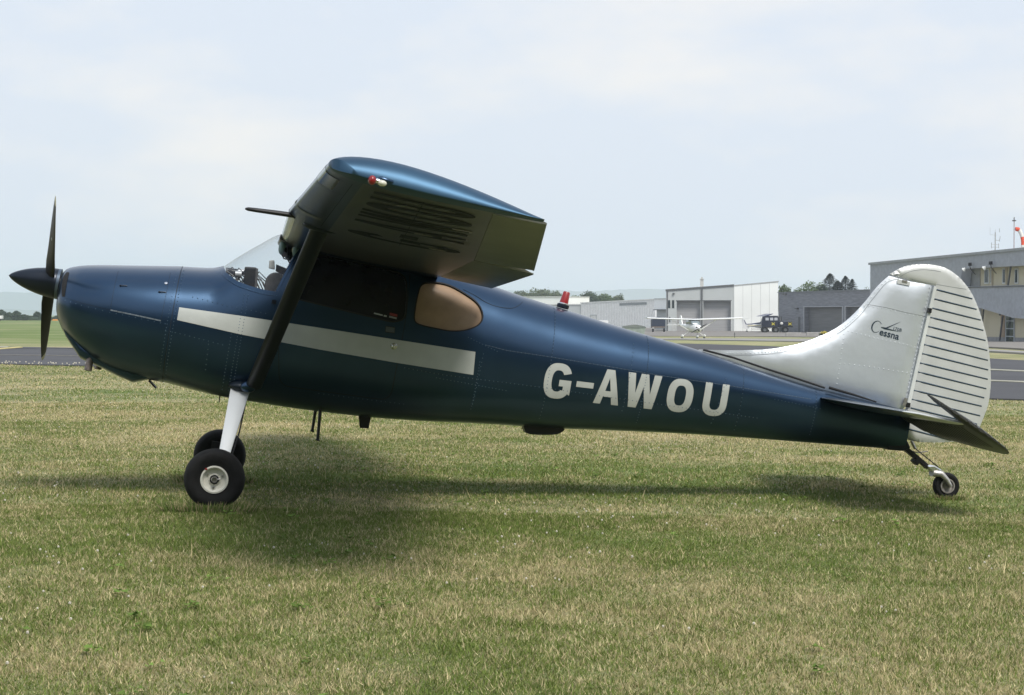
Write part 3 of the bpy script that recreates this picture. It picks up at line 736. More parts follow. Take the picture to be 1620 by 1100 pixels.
# ------------------------------------------------------------ wing
def wxl(y): return .16 + max(0, y - 2.75) * .041
def wzl(y): return 2.135 + .030 * (y - .55)
def wxt(y): return 1.845 - max(0, y - 2.75) * .138
def wzt(y): return 2.012 + .0300 * (y - .55) + max(0, y - 2.75) * .006
def naca(c, up, tk=.125):
    c = max(c, 0); t = 5 * tk * (.2969 * sqrt(c) - .126 * c - .3516 * c * c + .2843 * c ** 3 - .1036 * c ** 4)
    m_, p_ = .02, .4; cb = m_ / p_ ** 2 * (2 * p_ * c - c * c) if c < p_ else m_ / (1 - p_) ** 2 * (1 - 2 * p_ + 2 * p_ * c - c * c)
    return cb + (t if up else -t)
def wp(y, c, up, side=-1, scale=1.0, dz=0):
    a = Vector((wxl(y), 0, wzl(y))); b = Vector((wxt(y), 0, wzt(y))); d = b - a; ch = d.length; d.normalize(); n = Vector((-d.z, 0, d.x))
    p = a + d * (c * ch) + n * (naca(c, up) * ch * scale + dz); return Vector((p.x, side * y, p.z))
CU = [1 - .5 * (1 + cos(pi * i / 26)) for i in range(27)]
def wring(y, c0, c1, side, sc=1.0):
    cs = [c for c in CU if c0 - 1e-6 <= c <= c1 - .004] + [c1]
    if c0 > 0: cs = [c0] + [c for c in cs if c > c0 + .01]
    up = [wp(y, c, True, side, sc) for c in cs]; lo = [wp(y, c, False, side, sc) for c in cs]
    if c0 == 0: return up[::-1] + lo[1:]
    return up[::-1] + lo
HC = .755
for side in (-1, 1):
    mb = MB(); ys = list(np.linspace(.0 if side < 0 else .0, 2.75, 12)) + list(np.linspace(2.95, 5.74, 14))
    rings = [wring(y, 0, HC, side) for y in ys]; n = len(rings[0]); cs_n = (n + 1) // 2
    base = len(mb.v); vs = [p for r in rings for p in r]; mb.v = [tuple(p) for p in vs]
    for i in range(len(rings) - 1):
        for k in range(n):
            k2 = (k + 1) % n; mb.f.append((i * n + k, i * n + k2, (i + 1) * n + k2, (i + 1) * n + k))
            pk = rings[i][k]; y = ys[i]; frac = (pk.x - wxl(y)) / (wxt(y) - wxl(y)); low_ = k >= n - cs_n
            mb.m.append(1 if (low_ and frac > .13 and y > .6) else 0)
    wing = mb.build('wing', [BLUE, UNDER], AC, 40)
    # rounded tip fairing over the full chord
    mb = MB(); rings = []
    for t in (0, .08, .16, .24, .32, .40, .48, .56, .64, .72, .79, .85, .90, .94, .97, .99, 1.0):
        a = t * pi / 2; y = 5.74 + .15 * sin(a); k = max(cos(a), .03)
        xl = wxl(5.74); rr = []
        for c, up in [(c, True) for c in CU[::-1]] + [(c, False) for c in CU[1:-1]]:
            c2 = 1 - (1 - c) * (1 - .16 * (1 - cos(a))) if c < .5 else c; c2 = c * (1 - .022 * (1 - cos(a)) - .018) + (1 - c) * .13 * (1 - cos(a))
            q = wp(5.74 + (y - 5.74) * .3, c2, up, side, 1.0); mid = wp(5.74 + (y - 5.74) * .3, c2, True, side); mid2 = wp(5.74 + (y - 5.74) * .3, c2, False, side); m_ = mid2 * .86 + mid * .14
            rr.append(Vector((q.x, side * y, m_.z + (q.z - m_.z) * k)))
        rings.append(rr)
    mb.loft(rings); tipc = mb.build('wing_tip', mat('wing_tip_blue', (.040, .090, .150), rough=.46, metal=.70, var=.10, vscale=2.5, bump=.2, bscale=4), AC, 60)
    # movable surfaces with corrugated skins
    for nm, y0, y1, c0, droop in (('aileron', 2.785, 5.735, HC + .0015, 0), ('flap', .60, 2.77, HC + .0015, .022)):
        mb = MB(); rings = []; k = 0; y = y0; pitch = .040
        while y <= y1 + 1e-6:
            r = wring(y, c0, 1.0, side); hgt = .0045 if k % 2 else 0
            n2 = len(r) // 2; rr = []
            for i, p in enumerate(r):
                x_ = p.x; f_ = (x_ - (wxl(y) + (wxt(y) - wxl(y)) * c0)) / ((wxt(y) - wxl(y)) * (1 - c0)); lo_ = i >= n2
                dz = -droop * f_ + ((-hgt if lo_ else hgt) if .06 < f_ < .95 else 0) + (0 if f_ < .98 else (-.004 if lo_ else .004))
                rr.append(p + Vector((0, 0, dz)))
            rings.append(rr); k += 1; y += pitch
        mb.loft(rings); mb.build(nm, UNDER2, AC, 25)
    if side < 0 or True:   # underside registration, tops towards the leading edge
        xs_ = 0.0; tot = sum(LET[c][1] for c in 'G-AWOU') + .22 * 5; sc_ = (5.50 - 2.95) / tot
        order = 'G-AWOU' if side < 0 else 'G-AWOU'; pos = 0
        for ch in order:
            loops, w = LET[ch]; mb = MB()
            V, F = cdt([densify([(u, v) for u, v in l], .12) for l in loops], .12)
            vs = []
            for u, v in V:
                d_ = (pos + u) * sc_; y = (3.02 + d_) if side < 0 else (5.57 - d_)
                vs.append(wp(y, .23 + .46 * (1 - v), False, side, 1.0, -.003))
            mb.add(vs, [tuple(f) for f in F]); mb.build('underwing_letter', mat('underwing_dark', (.006, .008, .010), rough=.55, metal=.0, spec=.2), wing, 0)
            pos += w + .22
# near wing details
mb = MB()
for y in (.62,):
    pass
def band(y0, y1, c1, m, name, dz=.003, c0u=.10):
    mb = MB(); rg = []
    for y in np.linspace(y0, y1, 5):
        r = [wp(y, c, True, -1, 1.0, dz) for c in np.linspace(c0u, 0, 8)] + [wp(y, c, False, -1, 1.0, -dz) for c in np.linspace(0, c1, 12)[1:]]
        r[7] = r[7] + Vector((-dz, 0, 0)); rg.append(r)
    mb.loft(rg, cap=False, closed=False); return mb.build(name, m, AC, 60)
band(.62, 2.72, .030, mat('polished_leading_edge', (.42, .42, .44), rough=.16, metal=1.0, var=.1, vscale=1.5), 'polished_leading_edge', .003, .03)
band(3.32, 3.44, .115, mat('grey_reflection', (.16, .165, .17), rough=.35, metal=.2, var=.2), 'leading_edge_reflection', .004)  # reflected band on the leading edge, put in as grey colour
band(5.05, 5.55, .075, mat('landing_light_cover', (.16, .17, .17), rough=.12, metal=.5, var=.2), 'landing_light_cover', .003, .02)
for y_ in (3.20, 3.72, 5.0): band(y_, y_ + .007, .13, SEAM, 'panel_seam', .0035)
for cc_ in (.13, .45): 
    mb = MB(); P = [wp(y, cc_, False, -1, 1.0, -.0025) for y in np.linspace(2.9, 5.6, 12)]; mb.add([p + Vector((s_ * .002, 0, 0)) for p in P for s_ in (-1, 1)], [(2 * i, 2 * i + 1, 2 * i + 3, 2 * i + 2) for i in range(11)]); mb.build('panel_seam', SEAM, AC, 0)
for y_, cc_ in ((3.1, .60), (3.9, .52), (4.6, .66), (5.2, .40)):
    mb = MB(); p = wp(y_, cc_, False, -1, 1.0, -.001); mb.lathe([(0, .060), (.003, .059), (.004, 0)], p, (0, 0, -1), 20); mb.build('inspection_cover', UNDER, AC, 0)
mb = MB(); p0 = wp(2.78, .012, False); mb.tube([p0 + Vector((.05, 0, .0)), p0 + Vector((-.10, 0, -.005)), p0 + Vector((-.23, 0, -.010)), p0 + Vector((-.285, 0, -.012)), p0 + Vector((-.305, 0, -.013))], [.018, .017, .015, .013, .006], 10); mb.build('pitot_tube', BLACKP, AC)
# navigation light cluster on the near tip
def tipp(xp, zp, y): return Vector((xp, -y, zp))
q = [(0.505,2.233),(0.551,2.227),(0.669,2.25)]
mb = MB(); mb.blob((q[0][0], -5.90, q[0][1]), (.021, .024, .024), 14, 9); mb.build('red_navigation_lamp', REDL, AC, 80)
mb = MB(); mb.blob((q[1][0] + .006, -5.895, q[1][1]), (.024, .020, .016), 12, 8); mb.build('tail_lamp', CREAM, AC, 80)
mb = MB(); mb.blob((q[0][0] + .026, -5.885, q[0][1] + .002), (.030, .018, .014), 12, 8); mb.build('lamp_housing', CHROME, AC, 80)
mb = MB(); mb.tube([(q[1][0] - .07, -5.85, q[1][1] + .020), (q[1][0] + .0, -5.885, q[1][1] + .022), (q[1][0] + .055, -5.88, q[1][1] + .014), (q[1][0] + .08, -5.86, q[1][1] - .003)], [.008, .014, .014, .005], 8); mb.build('strobe_fairing', BLUE, AC, 60)

# struts
for side in (-1, 1):
    a = Vector((.135, side * .545, .925)); b = wp(2.72, .135, False, side) + Vector((0, 0, .01)); d = b - a
    mb = MB(); rings = []; n_ = Vector((0, side * -d.z, d.y * side)).normalized()
    for t in np.linspace(0, 1, 7):
        c = a + d * t; ch = .125; th_ = .028; rings.append([c + Vector((-ch * .5 * cos(k) + .0, 0, 0)) + n_ * th_ * sin(k) * (1 + .25 * cos(k)) for k in np.linspace(0, 2 * pi, 18, endpoint=False)])
    mb.loft(rings); stt = mb.build('wing_strut', BLACKP if side < 0 else BLUE, AC, 60)
    stt.data.materials[0] = mat('strut_blue_black', (.006, .010, .016), rough=.42, metal=.2, spec=.3)
    mb = MB(); mb.blob(a + Vector((-.04, side * .01, -.01)), (.060, .035, .045), 14, 8); mb.build('strut_fairing', BLUE, AC, 70)
    mb = MB(); mb.blob(b + Vector((.02, 0, .005)), (.14, .05, .035), 14, 8); mb.build('strut_cuff', NAVY, AC, 70)

# ------------------------------------------------------------ tail surfaces
def slab(name, loops, tmax, m, plane, parent=None, edge=.06, step=.06, tfun=None, smooth=35, mn=.004):
    """flat outline with a rounded thickness; plane maps (a, b, offset) to 3D"""
    V, F = cdt([densify(l, step * .6) for l in loops], step)
    bd = np.array([q for l in loops for q in densify(l, .012)])
    mb = MB(); n = len(V); vs = []
    for sg in (1, -1):
        for a, b in V:
            d = math.sqrt(np.min((bd[:, 0] - a) ** 2 + (bd[:, 1] - b) ** 2)); k = min(d / edge, 1); k = sqrt(max(0, 1 - (1 - k) ** 2))
            tt = tmax if tfun is None else tfun(a, b)
            vs.append(plane(a, b, sg * (mn + (tt - mn) * k)))
    fs = [tuple(f) for f in F] + [tuple(n + i for i in f[::-1]) for f in F]
    # close the rim
    cnt = {}
    for f in F:
        for i in range(3):
            e_ = (f[i], f[(i + 1) % 3]); cnt[e_] = cnt.get(e_, 0) + 1
    for (i, j) in cnt:
        if (j, i) not in cnt: fs.append((j, i, n + i, n + j))
    mb.add(vs, fs); return mb.build(name, m, parent or AC, smooth)
fp = lambda a, b, o: Vector((a, o, b))
FINO = smoothcurve([(3.732,1.8),(3.969,1.831),(4.237,1.88),(4.407,1.925),(4.564,1.983),(4.707,2.058),(4.858,2.159),(4.978,2.281),(5.082,2.429),(5.169,2.579),(5.253,2.683)], 4)
FB = [(5.448,2.665),(5.641,2.668),(5.583,1.615)]
fin_loop = FINO + FB + [(5.55, 1.56), (5.2, 1.60), (4.8, 1.625), (4.265, 1.69), (3.9, 1.755), (3.72, 1.775)]
def finth(a, b): return .014 + .040 * sst(3.9, 4.9, a) * (1 - .55 * sst(1.8, 2.75, b))
fin = slab('tail_fin', [fin_loop], .05, SILVER, fp, None, .16, .07, finth, 40)
FINL = FINO
# rolled leading edge strip, seams, rivets on the fin
def finribbon(mb, pts, w, extra=.0015, tf=finth):
    P = densify(pts, .03, False); bd = np.array(densify(fin_loop, .012)); vs = []
    for i, p in enumerate(P):
        a = Vector(P[max(i - 1, 0)]); b = Vector(P[min(i + 1, len(P) - 1)]); t = (b - a).normalized(); nn = Vector((-t.y, t.x)) * w / 2
        for sg in (-1, 1):
            q = Vector(p) + nn * sg; d = math.sqrt(np.min((bd[:, 0] - q.x) ** 2 + (bd[:, 1] - q.y) ** 2)); k = min(d / .16, 1); k = sqrt(max(0, 1 - (1 - k) ** 2))
            vs.append(Vector((q.x, -(.004 + (tf(q.x, q.y) - .004) * k) - extra - .001, q.y)))
    mb.add(vs, [(2 * i, 2 * i + 1, 2 * i + 3, 2 * i + 2) for i in range(len(P) - 1)])
LEIN = smoothcurve([(3.975,1.794),(4.243,1.841),(4.455,1.903),(4.689,2.004),(4.89,2.134),(5.042,2.298),(5.142,2.472),(5.24,2.624),(5.34,2.671)], 4)
f_seams = [LEIN, [(5.079,2.412),(5.265,2.411),(5.437,2.399),(5.625,2.395)], [(4.946,2.173),(4.948,1.962),(4.954,1.665)], [(4.968,2.174),(5.196,2.155),(5.424,2.144),(5.608,2.131)], [(4.976,1.897),(5.239,1.907),(5.578,1.908)]]
for s_, w_ in ((f_seams[0], .0035), (f_seams[1], .003)): mb = MB(); finribbon(mb, s_, w_); mb.build('panel_seam', mat('silver_seam', (.22, .235, .25), rough=.5, metal=.4), fin, 0)
mb = MB()
bdF = np.array(densify(fin_loop, .012))
for l_, st, o_ in [(f_seams[0], .05, -.016)] + [(s, .045, .012) for s in f_seams[1:]] + [([(5.622,2.645),(5.567,1.639)], .035, .0)]:
    for i, (x, z) in enumerate(densify(offs(l_, o_), st, False)):
        d = math.sqrt(np.min((bdF[:, 0] - x) ** 2 + (bdF[:, 1] - z) ** 2)); k = min(d / .16, 1); k = sqrt(max(0, 1 - (1 - k) ** 2)); y = -(.004 + (finth(x, z) - .004) * k)
        r = .0048; mb.add([(x + r * cos(a), y - .001, z + r * sin(a)) for a in np.linspace(0, 2 * pi, 6, endpoint=False)] + [(x, y - .0055, z)], [(i, (i + 1) % 6, 6) for i in range(6)])
tag(mb.build('rivets', mat('silver_rivet', (.66, .69, .72), rough=.4, metal=.7), fin, 60), kind='stuff')
q = [(5.324,2.665),(5.438,2.66),(5.438,2.628),(5.324,2.63)]
mb = MB(); mb.prism(q, lambda a, b: Vector((a, -.028, b)), lambda a, b: Vector((a, -.0325, b))); pl_ = mb.build('hinge_plate', WHITEP, fin, 0); pl_.data.materials[0] = SILVER2
q = [(5.363,2.667),(5.408,2.666),(5.412,2.648),(5.366,2.648)]
mb = MB(); mb.prism(q, lambda a, b: Vector((a, -.032, b)), lambda a, b: Vector((a, -.038, b))); mb.build('hinge_bolt', STEEL, fin, 0)
# dark rubber fillet along the base of the fin
mb = MB(); P = [Vector((x, -sg * .0, z)) for x, z in [(0, 0)] for sg in (1,)]
fb1 = [(x, z) for x, z in [(3.76,1.802),(4.025,1.779),(4.306,1.734),(4.587,1.694),(4.838,1.655)]]
mb.tube([(x, -.030 - .035 * sst(3.7, 4.8, x), z + .0) for x, z in fb1], .0085, 8)
mb.build('rubber_fillet', BLACK, AC, 60)
fb2 = [(4.867,1.663),(5.085,1.639),(5.292,1.61)]
mb = MB(); mb.tube([(x, -.095, z) for x, z in fb2], [.012, .010, .006], 8); mb.build('rubber_fillet', BLACK, AC, 60)

# rudder
RO = smoothcurve([(5.256,2.697),(5.382,2.787),(5.539,2.832),(5.715,2.836),(5.848,2.787),(5.974,2.689),(6.07,2.563),(6.154,2.407),(6.221,2.254),(6.273,2.07),(6.303,1.911),(6.308,1.747),(6.281,1.606),(6.247,1.502),(6.189,1.438),(6.066,1.389),(5.9,1.354),(5.733,1.334),(5.606,1.346)], 4)
rud_loop = RO + [(5.58,1.369),(5.565,1.454),(5.591,1.6),(5.663,2.669),(5.446,2.675)]
def rudth(a, b):
    hx = 5.59 + (b - 1.62) * .06; return .006 + .026 * max(0, 1 - (a - hx) / .75) * (1 - .4 * sst(1.9, 2.7, b))
rud = slab('rudder', [rud_loop], .03, SILVER2, fp, None, .05, .028, rudth, 50)
rud.data.materials[0] = SILVER2
bdR = np.array(densify(rud_loop, .012))
def rudy(x, z):
    d = math.sqrt(np.min((bdR[:, 0] - x) ** 2 + (bdR[:, 1] - z) ** 2)); k = min(d / .05, 1); k = sqrt(max(0, 1 - (1 - k) ** 2)); return .004 + (rudth(x, z) - .004) * k
RL = [(5.674,2.637),(5.667,2.556),(5.66,2.476),(5.653,2.396),(5.653,2.316),(5.645,2.239),(5.64,2.159),(5.635,2.081),(5.63,1.999),(5.623,1.921),(5.62,1.845),(5.613,1.761),(5.606,1.684),(5.612,1.609),(5.574,1.434)]
RR = [(6.024,2.612),(6.079,2.53),(6.133,2.446),(6.174,2.363),(6.209,2.281),(6.24,2.2),(6.261,2.118),(6.278,2.037),(6.289,1.958),(6.289,1.876),(6.285,1.796),(6.274,1.722),(6.275,1.639),(6.259,1.564),(6.048,1.392)]
BEAD = mat('bead_blue', (.022, .045, .070), rough=.45, metal=.3)
for (a, b) in zip(RL, RR):
    for sg in (-1, 1):
        mb = MB(); A0 = Vector(a) + (Vector(b) - Vector(a)) * .015; B0 = Vector(a) + (Vector(b) - Vector(a)) * .965; n = 9; vs = []
        for i in range(n + 1):
            t = i / n; p = A0.lerp(B0, t); w = .0075 * (1 - .25 * t); y = rudy(p.x, p.y)
            vs += [(p.x, sg * (y + .0008), p.y + w), (p.x, sg * (y + .006), p.y), (p.x, sg * (y + .0008), p.y - w)]
        mb.add(vs, [(3 * i + k, 3 * i + k + 1, 3 * i + k + 4, 3 * i + k + 3) for i in range(n) for k in (0, 1)]); mb.build('rudder_bead', BEAD, rud, 0)
# top fairing of the rudder (smooth plate over the horn)
for q in ([(5.451,2.684),(5.616,2.68),(5.787,2.681),(5.946,2.684)], smoothcurve([(5.333,2.675),(5.407,2.739),(5.514,2.779),(5.625,2.793),(5.694,2.791)], 4)):
    P = densify(q, .03, False); mb = MB(); mb.add([(x, -(rudy(x, z) + .0012), z + s_ * .0016) for x, z in P for s_ in (1, -1)], [(2 * i, 2 * i + 1, 2 * i + 3, 2 * i + 2) for i in range(len(P) - 1)]); mb.build('panel_seam', MATS['silver_seam'], rud, 0)
# hinge line tube and hinge blocks
hl = [(5.658,2.651),(5.594,1.633)]
mb = MB(); mb.prism([(hl[0][0] - .008, hl[0][1]), (hl[0][0] + .018, hl[0][1]), (hl[1][0] + .020, hl[1][1]), (hl[1][0] - .010, hl[1][1])], lambda a, b: Vector((a, -.037, b)), lambda a, b: Vector((a, .037, b))); mb.build('rudder_spar', mat('pale_grey_paint', (.60, .62, .60), rough=.5), rud, 0)
for q in [(5.641,2.45),(5.589,1.629)]:
    mb = MB(); mb.box((q[0] + .004, -.032, q[1]), (.026, .045, .040)); mb.build('rudder_hinge', BLACKP, fin, 0)
mb = MB(); q = [(5.557,1.649)][0]; mb.box((q[0], -.05, q[1]), (.028, .012, .07), Matrix.Rotation(radians(8), 3, 'Y')); mb.build('hinge_bracket', STEEL, fin, 0)
# blank trim: faint grey patches under the cap
mb = MB()
# lettering on the fin
TXT = mat('lettering_blue', (.018, .035, .055), rough=.5)
def textmesh(body, size, org, parent, name='fin_lettering', shear=0.0, off=.0015, sx=1.0, bold=0.0, plane_y=-.052):
    c = bpy.data.curves.new('t', 'FONT'); c.body = body; c.size = 1; c.offset = bold; c.resolution_u = 3; o = bpy.data.objects.new('t', c); COL.objects.link(o)
    dg = bpy.context.evaluated_depsgraph_get(); dg.update(); me = bpy.data.meshes.new_from_object(o.evaluated_get(dg)); bpy.data.objects.remove(o)
    vs = []
    for v in me.vertices:
        u = v.co.x * size * sx + v.co.y * size * shear; w_ = v.co.y * size; x = org[0] + u * org[2][0] + w_ * org[3][0]; z = org[1] + u * org[2][1] + w_ * org[3][1]
        d = math.sqrt(np.min((bdF[:, 0] - x) ** 2 + (bdF[:, 1] - z) ** 2)); k = min(d / .16, 1); k = sqrt(max(0, 1 - (1 - k) ** 2)); y = -(.004 + (finth(x, z) - .004) * k) - .003
        vs.append((x, y, z))
    mb = MB(); mb.add(vs, [tuple(p.vertices) for p in me.polygons]); ob = mb.build(name, TXT, parent, 0); return ob
base = [(5.238,2.171),(5.444,2.153),(5.179,2.185),(5.335,2.263),(5.429,2.259)]
du = (Vector(base[1]) - Vector(base[0])); Lw = du.length; du.normalize(); dn = Vector((-du.y, du.x))
# big C as a tapered open ring
cc = [(5.205,2.238)][0]; mb = MB(); vs = []; n = 26
for i in range(n + 1):
    a = radians(38 + 282 * i / n); t = .0035 + .0085 * max(sin(pi * i / n), 0) ** 1.2; rx, rz = .040, .050 * 1.0
    for k in (1, -1):
        u = (rx + k * t * .5) * cos(a) + .10 * (rz) * sin(a); w_ = (rz + k * t * .25) * sin(a); p = Vector(cc) + du * u + dn * w_; vs.append((p.x, -.0575, p.y))
mb.add(vs, [(2 * i, 2 * i + 1, 2 * i + 3, 2 * i + 2) for i in range(n)]); mb.build('fin_lettering', TXT, fin, 0)
def onfin(x, z):
    d = math.sqrt(np.min((bdF[:, 0] - x) ** 2 + (bdF[:, 1] - z) ** 2)); k = min(d / .16, 1); k = sqrt(max(0, 1 - (1 - k) ** 2)); return -(.004 + (finth(x, z) - .004) * k) - .003
for v in bpy.data.objects['fin_lettering'].data.vertices: v.co.y = onfin(v.co.x, v.co.z)
textmesh('essna', .083, (base[0][0] - .004, base[0][1] + .004, du, dn), fin, sx=Lw / .083 / 2.42 * .96, bold=.018)
textmesh('170B', .040, ([(5.345,2.237)][0][0], [(5.345,2.237)][0][1], du, dn), fin, sx=1.0, bold=.004)
for q in ([(5.243,2.243),(5.287,2.244),(5.418,2.321),(5.282,2.228),(5.246,2.237)], [(5.271,2.241),(5.322,2.238),(5.42,2.229),(5.279,2.228)]):
    mb = MB(); mb.add([(x, onfin(x, z), z) for x, z in q], [tuple(range(len(q)))]); mb.build('fin_emblem', TXT, fin, 0)

# tailplane: aerofoil lofts, near and far halves
for side in (-1, 1):
    mb = MB(); rings = []
    for y in (0.02, .2, .6, 1.0, 1.35, 1.5):
        xl = 4.79 + (y - .2) * .158; xt = 5.50; th_ = .038 - .012 * y / 1.5
        if y > 1.4: xl += .02
        ring = []
        for k in range(20):
            a = 2 * pi * k / 20; c = .5 - .5 * cos(a); h = th_ * (sqrt(max(c, 0)) * 1.48 * (1 - c) ** .6 + .30 * c) * (1 if a < pi else -1)
            ring.append(Vector((xl + (xt - xl) * c, side * y, 1.566 - (xl + (xt - xl) * c - 4.79) * .035 + h)))
        rings.append(ring)
    mb.loft(rings); mb.build('tailplane', BLUE, AC, 50)
    mb = MB(); rg2 = []
    for t in (0, .3, .55, .8, 1.0):
        y = 1.5 + .11 * sin(t * pi / 2); k_ = max(cos(t * pi / 2), .12); xl = 5.015 + .10 * t; ring = []
        for p in rings[-1]:
            c = (p.x - rings[-1][0].x) / (5.50 - rings[-1][0].x); zc_ = 1.566 - (p.x - 4.79) * .035
            ring.append(Vector((xl + (5.50 - xl) * c, side * y, zc_ + (p.z - zc_) * k_)))
        rg2.append(ring)
    mb.loft(rg2); mb.build('tailplane_tip', SILVER2, AC, 50)
    # elevator, drooped about its hinge
    dr_ = radians(24.9); hx, hz = 5.515, 1.547
    def ep(u, y, o, side=side):  # u along chord from the hinge
        return Vector((hx + u * cos(dr_) + o * sin(dr_), side * y, hz - u * sin(dr_) + o * cos(dr_)))
    out = smoothcurve([(-.005, .06), (.10, .055), (.22, .10), (.30, .22), (.345, .45), (.385, .8), (.415, 1.10), (.43, 1.30), (.432, 1.42), (.425, 1.52), (.39, 1.61), (.31, 1.675), (.12, 1.70), (-.20, 1.675), (-.385, 1.64), (-.405, 1.615)], 4) + [(-.30, 1.55), (-.03, 1.53), (-.02, 1.50), (-.005, 1.0)]
    V, F = cdt([densify(out, .02)], .03); bdE = np.array(densify(out, .012)); vs = []; n = len(V)
    for sg in (1, -1):
        for u, y in V:
            d = math.sqrt(np.min((bdE[:, 0] - u) ** 2 + (bdE[:, 1] - y) ** 2)); k = min(d / .07, 1); k = sqrt(max(0, 1 - (1 - k) ** 2)); tt = .008 + .018 * max(0, 1 - abs(u) / .42)
            cor = 0
            vs.append(ep(u, y, sg * (.003 + (tt - .003) * k) + cor * sg))
    mb = MB(); fs = [tuple(f) for f in F] + [tuple(n + i for i in f[::-1]) for f in F]; es = set((f[i], f[(i + 1) % 3]) for f in F for i in range(3))
    fs += [(j, i, n + i, n + j) for (i, j) in es if (j, i) not in es]
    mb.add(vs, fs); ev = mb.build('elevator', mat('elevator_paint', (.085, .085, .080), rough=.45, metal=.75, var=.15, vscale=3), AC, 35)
    for yy in np.arange(.16, 1.5, .075):      # raised beads along the chord, on the lower skin
        mb = MB(); mb.tube([ep(.03, yy, -.0250), ep(.20, yy, -.0185), ep(.30 + .03 * sst(.3, 1.2, yy) - .06 * sst(.3, .1, yy), yy, -.0125)], [.0035, .0035, .002], 4); mb.build('elevator_bead', MATS['elevator_paint'], ev, 60)

# ------------------------------------------------------------ propeller and spinner
ax = Vector((1, 0, 0)); pc = Vector((-1.585, 0, 1.465)); tl = radians(0)
axd = Vector((cos(radians(-.5)), 0, sin(radians(-.5))))
mb = MB(); prof = []
for i in range(22):
    t = i / 21; prof.append((-.318 + .375 * t, .120 * (1 - (1 - t) ** 1.75) ** .72 + .0005))
prof += [(.062, .118), (.062, .0)]
mb.lathe([(a, r) for a, r in prof], pc, axd, 40); spn = mb.build('spinner', mat('spinner_paint', (.012, .018, .030), rough=.36, metal=.5, coat=.15), AC, 50)
mb = MB(); mb.lathe([(.062, .121), (.085, .123), (.086, 0)], pc, axd, 40); mb.build('spinner_backplate', mat('backplate', (.10, .13, .17), rough=.35, metal=.7), spn, 40)
mb = MB(); mb.lathe([(.05, .07), (.13, .075)], pc, axd, 24); mb.build('propeller_hub', BLACKP, AC, 40)
PRB = mat('propeller_black', (.012, .011, .011), rough=.5, var=.2)
prop = AC
for sgn in (1, -1):
    # blade direction: upper one leans towards the camera
    bd_ = Vector((-.0 * sgn, -.80 * sgn, .60 * sgn)).normalized(); bd_ = Vector((.03 * sgn, -.80 * sgn, .625 * sgn)).normalized(); tang = axd.cross(bd_).normalized()
    mb = MB(); rings = []
    for r, ch, pitch, th_ in ((.06, .080, 52, .05), (.12, .100, 50, .036), (.22, .125, 42, .026), (.38, .132, 32, .020), (.55, .132, 27, .016), (.72, .122, 23, .012), (.88, .104, 19, .010), (.98, .080, 17, .008), (1.025, .055, 16, .006), (1.045, .012, 13, .004)):
        p_ = radians(pitch); cd = tang * cos(p_) + axd * sin(p_); nd = cd.cross(bd_).normalized(); c = pc + bd_ * r
        rings.append([c + cd * (ch / 2 * cos(k)) + nd * (th_ / 2 * sin(k) * (1 + .3 * cos(k))) for k in np.linspace(0, 2 * pi, 16, endpoint=False)])
    mb.loft(rings); bl = mb.build('blade', PRB, prop, 50)
    mb = MB(); mb.loft([[c + (q - c) * 1.03 for q in rg for c in [sum(rg, Vector()) / 16]] for rg in rings[-3:]]); mb.build('blade_tip', mat('yellow_white_tip', (.60, .56, .40), rough=.5), bl, 50)
    if sgn > 0:
        c = pc + bd_ * .55; mb = MB(); mb.blob(c + Vector((-.0, -.012, .0)), (.008, .012, .02), 10, 6); mb.build('blade_decal', STRIPE, bl, 60)

